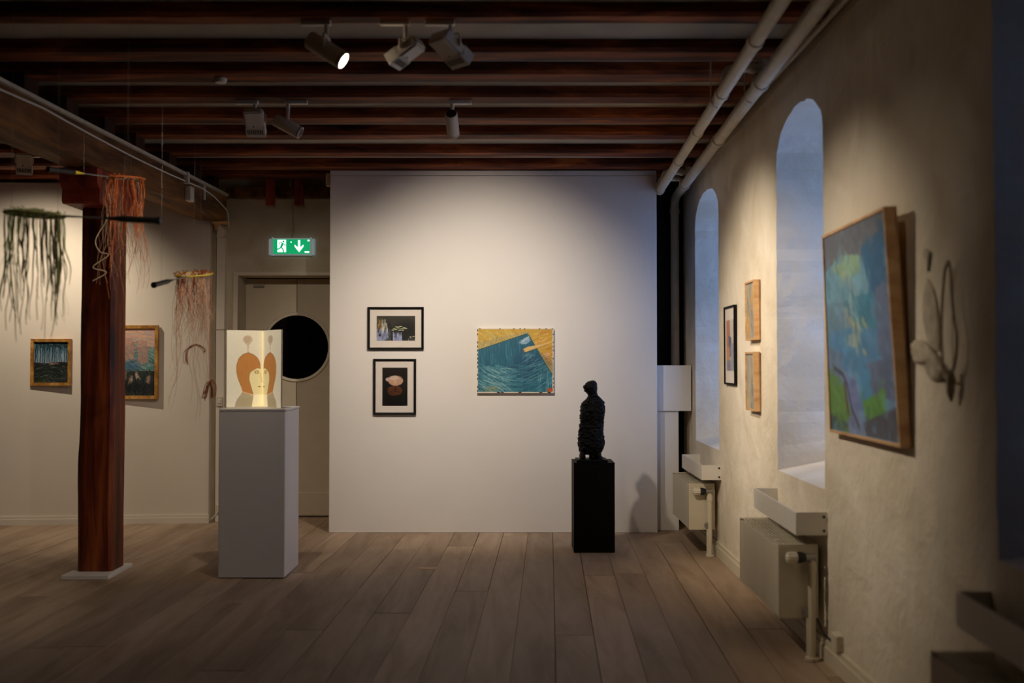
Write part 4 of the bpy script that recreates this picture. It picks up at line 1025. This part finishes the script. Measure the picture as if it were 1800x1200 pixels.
tag(MB().tube([c0, (c0.x + .012, BY - .015, c0.z + .06), (c1.x, BY - .012, c1.z - .1), (c1.x, BY - .012, c1.z)], .006, 6).build('sign_cable', M['gauze_dark'], smooth=True), 'dark cable dropping down the wall to the exit sign', 'cable')
c0 = at(510.5, 328, BY - .14); c1 = at(508, 308, BY - .14)
tag(MB().tube([c0, (c0.x, BY - .13, c0.z + .06), (c1.x, BY - .13, JB + .02)], .006, 6).build('short_cable', M['pipe'], smooth=True), 'short pale cable end above the wall plate', 'cable')
c = at(577, 316, PY + .05)
tag(box('wall_switch', c.x - .018, PX0, PY + .03, PY + .09, c.z - .055, c.z + .055, M['cream_metal'], bev=.004), 'cream switch box at the top left edge of the display wall', 'switch')

# ================================================================== corner by the door
Y = BY - .03
ct = thing('corner_casing', (at(389, 600, Y).x, Y, 0), 'tall pale pipe casing in the corner left of the door', 'casing')
a, b = at(382.5, 418, Y), at(396, 580, Y)
box('lower_board', a.x, b.x, Y - .03, BY, .001, b.z - .002, M['cream_wall'], ct, .003)
box('upper_board', a.x, b.x, Y - .03, BY, b.z + .002, a.z, M['cream_wall'], ct, .003)
c0 = at(389, 400, Y); 
MB().prism([(a.x, a.z + .002), (b.x - .01, a.z + .002), (b.x - .005, a.z + .07), (c0.x - .01, at(0, 394, Y).z), (c0.x - .018, at(0, 394, Y).z)], Y - .03, BY, 'Y').build('tapered_head', M['cream_wall'], ct)
bk = thing('beam_bracket', at(385, 390, 9.36), 'small yellowish bracket under the far end of the beam', 'bracket')
a, b = at(374, 388, 9.36), at(402, 391, 9.36)
box('plate', a.x, b.x, 9.32, 9.47, BZ0 - .022, BZ0 - .006, M['oak'], bk, .002)
MB().prism([(at(378, 0, 9.36).x, BZ0 - .022), (at(385, 0, 9.36).x, BZ0 - .022), (at(383, 0, 9.36).x, BZ0 - .08), (at(381, 0, 9.36).x, BZ0 - .08)], 9.36, 9.40, 'Y').build('rib', M['oak'], bk)
c = at(386, 893, 9.43)
ts = thing('corner_socket', c, 'cream socket with white lead low in the corner by the door', 'socket')
box('case', c.x - .025, c.x + .04, 9.40, 9.432, c.z - .04, c.z + .04, M['cream_metal'], ts, .004)
MB().tube([(c.x - .0, 9.40, c.z - .02), (c.x - .05, 9.40, c.z - .08), (c.x - .075, 9.41, .03)], .005, 6).build('lead', M['white_metal'], ts, True)
c = at(385.5, 705, 9.42)
sw = thing('door_switch', c, 'cream light switch beside the glowing drawing', 'switch')
box('plate', c.x - .022, c.x + .03, 9.405, 9.43, c.z - .045, c.z + .045, M['cream_metal'], sw, .004)
box('rocker', c.x - .01, c.x + .018, 9.398, 9.406, c.z - .02, c.z + .02, M['white_metal'], sw, .003)
pts = [(-2.70, BY - .02, 2.72), (-2.66, BY - .02, 2.60), (-2.665, BY - .015, 1.9), (-2.69, BY - .015, .9), (-2.69, BY - .015, .12)]
tag(MB().tube(pts, .008, 8).build('wall_cable', M['pipe'], smooth=True), 'pale cable running down the corner beside the cream wall', 'cable')

# ================================================================== rackets hung with threads
def far_end(c, x, y, L, nearer=True):
    best = None
    for i in range(1200):
        Y = c.y + (-1 if nearer else 1) * i * .0005
        p = at(x, y, Y); e = abs((p - c).length - L)
        if best is None or e < best[0]: best = (e, p)
    return best[1]
def racket(c, end, lab, frame_mat, cone_mat, strands, lines, seed, moss=None):
    rr = random.Random(seed)
    t = thing('hanging_racket', c, lab, 'racket', 'badminton rackets hung with threads')
    d = (end - c).normalized(); s = d.cross(Vector((0, 0, 1))).normalized(); nn = s.cross(d)
    A_, B_ = .122, .102
    E = lambda th, k=1: c + d * (A_ * math.cos(th) * k) + s * (B_ * math.sin(th) * k)
    V = [E(2 * math.pi * i / 48) for i in range(49)]
    MB().tube(V, .0055, 8, False).build('head_frame', M[frame_mat], t, True)
    st_ = MB()
    for i in range(-9, 10):
        f = i / 10; h = math.sqrt(1 - f * f)
        st_.tube([c + d * A_ * f - s * B_ * h, c + d * A_ * f + s * B_ * h], .0009, 4, False); st_.tube([c + s * B_ * f - d * A_ * h, c + s * B_ * f + d * A_ * h], .0009, 4, False)
    tag(st_.build('string_bed', M['pale'], t), kind='stuff')
    MB().tube([c + d * A_, c + d * .20, c + d * .34], [.006, .0038, .0036], 10).build('shaft', M['steel'], t, True)
    MB().tube([c + d * .30, c + d * .345, c + d * .365], [.0042, .009, .012], 12).build('cone', M[cone_mat], t, True)
    MB().tube([c + d * .365, c + d * .372, c + d * .52, c + d * .53, c + d * .545], [.012, .0135, .0135, .0165, .0165], 12).build('grip', M['black'], t, True)
    for nm, mat, n, r, l0, l1, wig, flat, drift in strands:
        mb = MB()
        for si in range(n):
            if flat or si % 6 == 0:
                B0 = (rr.uniform(0, 2 * math.pi), math.sqrt(rr.uniform(.25, 1)), rr.uniform(4, 9), rr.uniform(9, 20), rr.uniform(0, 6), rr.uniform(0, 6), rr.uniform(-drift, drift), rr.uniform(-drift, drift), rr.uniform(l0, l1))
            j_ = 0 if flat else 1
            th = B0[0] + rr.gauss(0, .16) * j_; k = min(1, B0[1] + rr.gauss(0, .06) * j_); p = E(th, k)
            ln = B0[8] * (rr.uniform(.7, 1.15) if j_ else 1); m = 16; f1, f2, p1, p2 = B0[2] + rr.gauss(0, .5) * j_, B0[3] + rr.gauss(0, 2) * j_, B0[4] + rr.gauss(0, .4) * j_, B0[5] + rr.gauss(0, .8) * j_
            dx, dy = B0[6] + rr.gauss(0, .012) * j_, B0[7]; g = rr.uniform(.6, 1.2) * wig
            pts = []
            for i in range(m + 1):
                q = i / m; z = -ln * q
                pts.append((p.x + dx * q + g * q ** .6 * (math.sin(f1 * q + p1) * .6 + math.sin(f2 * q + p2) * .3), p.y + dy * q + g * q ** .6 * math.cos(f1 * q * 1.1 + p2) * .6, p.z + z))
            if not flat:
                mb.tube(pts, [r * (1 - .5 * i / m) for i in range(m + 1)], 4, False)
            else:                                     # a thin twisted strip
                a0 = rr.uniform(0, 3); tw = rr.uniform(-2, 2); V = []; Fc = []
                for i, q in enumerate(pts):
                    an = a0 + tw * i / m; w_ = r * (1 - .75 * (i / m) ** 3) * (.6 + .4 * min(1, i / 2)); o = Vector((math.cos(an), math.sin(an), 0)) * w_; h_ = Vector((-math.sin(an), math.cos(an), 0)) * .0009
                    q = Vector(q); V += [q - o - h_, q + o - h_, q + o + h_, q - o + h_]
                for i in range(m):
                    for e in range(4): Fc.append((i * 4 + e, i * 4 + (e + 1) % 4, i * 4 + 4 + (e + 1) % 4, i * 4 + 4 + e))
                mb.add(V, Fc)
        tag(mb.build(nm, M[mat], t, fix=False), kind='stuff')
    for off in lines:
        q = c + d * off[0] + s * off[1]
        MB().tube([q, (q.x, q.y, JB + .01)], .0005, 4).build('hanging_line', M['nylon'], t)
    if moss:                                          # tangle of strips knotted through the strings
        mb = MB()
        for _ in range(moss[1]):
            th = rr.uniform(0, 2 * math.pi); p = E(th, math.sqrt(rr.random())); q = p + Vector((rr.uniform(-.03, .03), rr.uniform(-.03, .03), rr.uniform(-.004, .022)))
            mb.tube([p - Vector((0, 0, .006)), p.lerp(q, .5) + Vector((0, 0, rr.uniform(0, .016))), q], moss[2], 4, False)
        tag(mb.build('knotted_tuft', M[moss[0]], t, fix=False), kind='stuff')
    return t, E, d, s
c = at(219, 314, 6.0)
t, E, d, s = racket(c, far_end(c, 84, 297, .545), 'racket hung with bright orange threads in front of the post capital', 'orange', 'yellow',
    [('orange_thread', 'orange', 44, .0017, .25, .68, .036, False, .05), ('rust_thread', 'rust', 18, .0017, .2, .6, .028, False, .04), ('pink_thread', 'pink', 34, .0014, .35, .74, .032, False, .06)], [(.0, .0), (.3, 0), (-.1, .05)], 41, ('orange', 60, .0022))
p = E(.6)
MB().tube(smooth([p, p + Vector((.02, 0, -.06)), p + Vector((.035, 0, -.14)), p + Vector((.02, 0, -.24)), p + Vector((-.045, 0, -.36)), p + Vector((-.02, 0, -.43)), p + Vector((.03, 0, -.45)), p + Vector((-.06, 0, -.52)), p + Vector((.02, 0, -.55)), p + Vector((-.06, 0, -.60))], 6), .0028, 6).build('pale_cord', M['pale'], t, True)
c = at(341, 482, 6.0)
t, E, d, s = racket(c, far_end(c, 270, 501, .545), 'racket hung with pale rust threads left of the glowing drawing', 'yellow', 'black',
    [('rust_thread', 'rust', 22, .0016, .1, .42, .030, False, .04), ('orange_thread', 'orange', 20, .0015, .2, .6, .034, False, .05), ('pink_thread', 'pink', 70, .0013, .3, .80, .036, False, .06)], [(.0, .0), (-.1, .0), (.45, 0)], 43, ('rust', 46, .0024))
def curl(q, pts, n, r, seed):
    rr = random.Random(seed); mb = MB()
    for _ in range(n):
        o = Vector((rr.gauss(0, .004), rr.gauss(0, .008), rr.gauss(0, .004)))
        mb.tube(smooth([q + Vector(p) + o + Vector((rr.gauss(0, .004), 0, rr.gauss(0, .004))) for p in pts], 6), r, 5, False)
    tag(mb.build('felted_curl', M['rust'], t, True), kind='stuff')
curl(at(344, 610, 6.0), [(-.05, 0, -.10), (-.055, 0, -.02), (0, 0, .015), (.045, 0, -.01), (.05, 0, -.03)], 7, .0016, 1)
q = at(368, 685, 6.0)
curl(q, [(-.03, 0, -.05), (-.012, 0, .02), (.006, 0, .05), (.022, 0, .02), (.025, 0, -.045)], 9, .0020, 2)
MB().tube([q + Vector((.006, 0, .05)), q + Vector((0, 0, .3)), at(372, 490, 6.0)], .0016, 5).build('curl_thread', M['orange'], t, True)
c = at(61, 377, 4.4)
racket(c, at(284, 388, 4.4), 'racket hung with long green and brown strips at the left edge', 'olive', 'black',
    [('green_strip', 'green', 26, .0034, .22, .50, .012, True, .035), ('olive_strip', 'olive', 15, .0032, .25, .56, .014, True, .035), ('brown_strip', 'brown_strip', 9, .0042, .25, .46, .012, True, .03), ('fine_thread', 'olive', 24, .0008, .2, .50, .03, False, .05)], [(.1, .0), (-.1, .0), (.4, 0)], 47, ('green', 150, .0022))

# ================================================================== ceiling spotlights
def spotlight(pivot, target, lab, style='box', power=60, cone=60, blend=.6, lens='lens_dim', size=1.0, adapter=1, col=WARM):
    pivot = Vector(pivot); target = Vector(target)
    t = thing('ceiling_spotlight', (pivot.x, pivot.y, JB), lab, 'spotlight', 'white ceiling spotlights')
    d = (target - pivot).normalized()
    z = -d; x = Vector((0, 0, 1)).cross(z).normalized(); y = z.cross(x)
    Mx = Matrix(((x.x, y.x, z.x, pivot.x), (x.y, y.y, z.y, pivot.y), (x.z, y.z, z.z, pivot.z), (0, 0, 0, 1)))
    ln = .185 * size
    yoke = style != 'cylinder'
    if style == 'box':
        wd, tk = .060 * size, .032 * size
        hood = .004 if lens == 'lens' else .05
        MB().box(-wd, wd, -tk, tk, -ln / 2 + hood, ln / 2, Mx, .010, 2).build('housing', M['lamp_white'], t, True)
        mb = MB()
        for k in range(9): mb.box(-.046 * size + k * .0115 * size - .0034, -.046 * size + k * .0115 * size + .0034, -tk - .0012, -tk + .002, -ln / 2 + .022, -ln / 2 + .056, Mx)
        tag(mb.build('vent_grille', M['black'], t), kind='stuff')
        MB().lathe([(.0055, 0), (.0055, .002)], 10, Mx @ Matrix.Translation((-.006, -tk + .0005, -ln / 2 + .082)) @ Matrix.Rotation(math.pi / 2, 4, 'X')).build('screw_hole', M['black'], t)
        fz = -ln / 2
        MB().box(-wd * .84, wd * .84, -tk * .8, tk * .8, fz + hood - .004, fz + hood, Mx, .001).build('lens', M[lens], t)
        hb = MB()
        hb.box(-wd, wd, tk - .005, tk, fz, fz + hood + .02, Mx).box(-wd, wd, -tk, -tk + .005, fz, fz + hood + .02, Mx).box(wd - .005, wd, -tk, tk, fz, fz + hood + .02, Mx).box(-wd, -wd + .005, -tk, tk, fz, fz + hood + .02, Mx)
        hb.build('hood', M['lamp_white'], t)
        arm = wd + .006
    else:
        r = .040 * size; rec = .004 if lens == 'lens' else .044
        MB().lathe([(r * .9, ln / 2), (r, ln / 2 - .006), (r, -ln / 2 + .002), (r * .95, -ln / 2), (r * .86, -ln / 2), (r * .86, -ln / 2 + rec + .004)], 28, Mx).build('housing', M['lamp_white'], t, True)
        MB().lathe([(r * .86, ln / 2 + .0015), (r * .86, ln / 2 - .002)], 28, Mx).build('rear_cap', M['black'], t)
        MB().lathe([(r * 1.005, -ln / 2 + .016), (r * 1.005, -ln / 2 + .012)], 28, Mx).build('shadow_ring', M['black'], t)
        MB().lathe([(r * .84, -ln / 2 + rec), (r * .84, -ln / 2 + rec + .004)], 28, Mx).build('lens', M[lens], t)
        arm = (r + .008) if yoke else 0
    top = JB - .022
    ax = adapter
    box('adapter', pivot.x - (.02 if ax > 0 else .125), pivot.x + (.125 if ax > 0 else .02), pivot.y - .016, pivot.y + .016, top, JB + .012, M['lamp_white'], t, .003)
    if arm:
        xw = Vector((x.x, x.y, 0)).normalized(); hz = pivot.z + .055 * size; 
        pts = [pivot - xw * arm, pivot - xw * arm + Vector((0, 0, .05 * size)), pivot - xw * (arm - .012) + Vector((0, 0, .06 * size)), pivot + xw * (arm - .012) + Vector((0, 0, .06 * size)), pivot + xw * arm + Vector((0, 0, .05 * size)), pivot + xw * arm]
        MB().tube(pts, .0065, 8).build('yoke', M['lamp_white'], t, True)
        MB().tube([pivot + Vector((0, 0, .055 * size)), (pivot.x, pivot.y, top + .002)], .011, 10).build('stem', M['lamp_white'], t, True)
    else:
        MB().tube([pivot + y * .03, (pivot.x, pivot.y, pivot.z + .05), (pivot.x, pivot.y, top + .002)], [.010, .010, .014], 10).build('stem', M['lamp_white'], t, True)
    L = bpy.data.lights.new('spot_lamp', 'SPOT'); L.energy = power; L.color = col; L.spot_size = math.radians(cone); L.spot_blend = blend; L.shadow_soft_size = .03
    o = bpy.data.objects.new('spot_lamp', L); link(o, t)
    pos = pivot + d * (ln / 2 + .02); o.location = pos; o.rotation_euler = d.to_track_quat('-Z', 'Y').to_euler()
    return t
spotlight(at(574, 88, 4.98), (1.5, 4.72, 1.4), 'lit ceiling spotlight with glowing lens, leftmost of the front three', 'round', 170, 54, 1, 'lens', 1.12, -1)
spotlight(at(713, 92, 4.98), (-2.5, 5.7, 1.75), 'ceiling spotlight tilted to the left, middle one of the front three', 'box', 80, 62, .9, size=.95, adapter=-1)
spotlight(at(792, 86, 4.98), (1.56, 6.8, 1.45), 'ceiling spotlight turned to the right, rightmost of the front three', 'box', 240, 54, 1, size=1.05, adapter=-1)
spotlight(at(448, 215, 6.5), (-1.78, 8.7, .9), 'upright ceiling spotlight with dark vent slots, left of the tilted cylinder', 'box', 70, 95, 1, adapter=-1)
spotlight(at(506, 222, 6.5), (1.55, 6.6, 1.4), 'white cylinder ceiling spotlight tilted down to the right', 'cylinder', 220, 54, 1)
spotlight(at(795, 218, 6.5), (-.30, 8.85, 1.55), 'upright white cylinder ceiling spotlight with black cap', 'cylinder', 225, 80, 1, col=(1, .88, .74))
spotlight(at(42, 286, 8.18), (-4.3, 9.3, 1.35), 'ceiling spotlight with dark vents at the left edge beyond the beam', 'box', 110, 120, 1)
spotlight((-.55, 3.19, 3.01), (-2.05, 5.4, 1.6), 'added fill spotlight above the foreground, aimed at the hanging rackets', 'box', 44, 60, 1)  # out of view, added to brighten the rackets and the plinth front
spotlight((.35, 2.66, 3.01), (1.5, 4.3, 1.6), 'added fill spotlight above the foreground, aimed at the blue abstract painting', 'box', 10, 50, 1)  # out of view, weak lamp added to lift the painting's near side
sm = thing('smoke_detector', at(387, 150, 6.0), 'tiny white detector on a joist left of the spotlights', 'detector')
p = at(388, 152, 5.99)
MB().lathe([(.036, JB + .01), (.036, JB - .012), (.03, JB - .026), (.012, JB - .03)], 24, Matrix.Translation((p.x, 5.99, 0))).build('case', M['lamp_white'], sm, True)
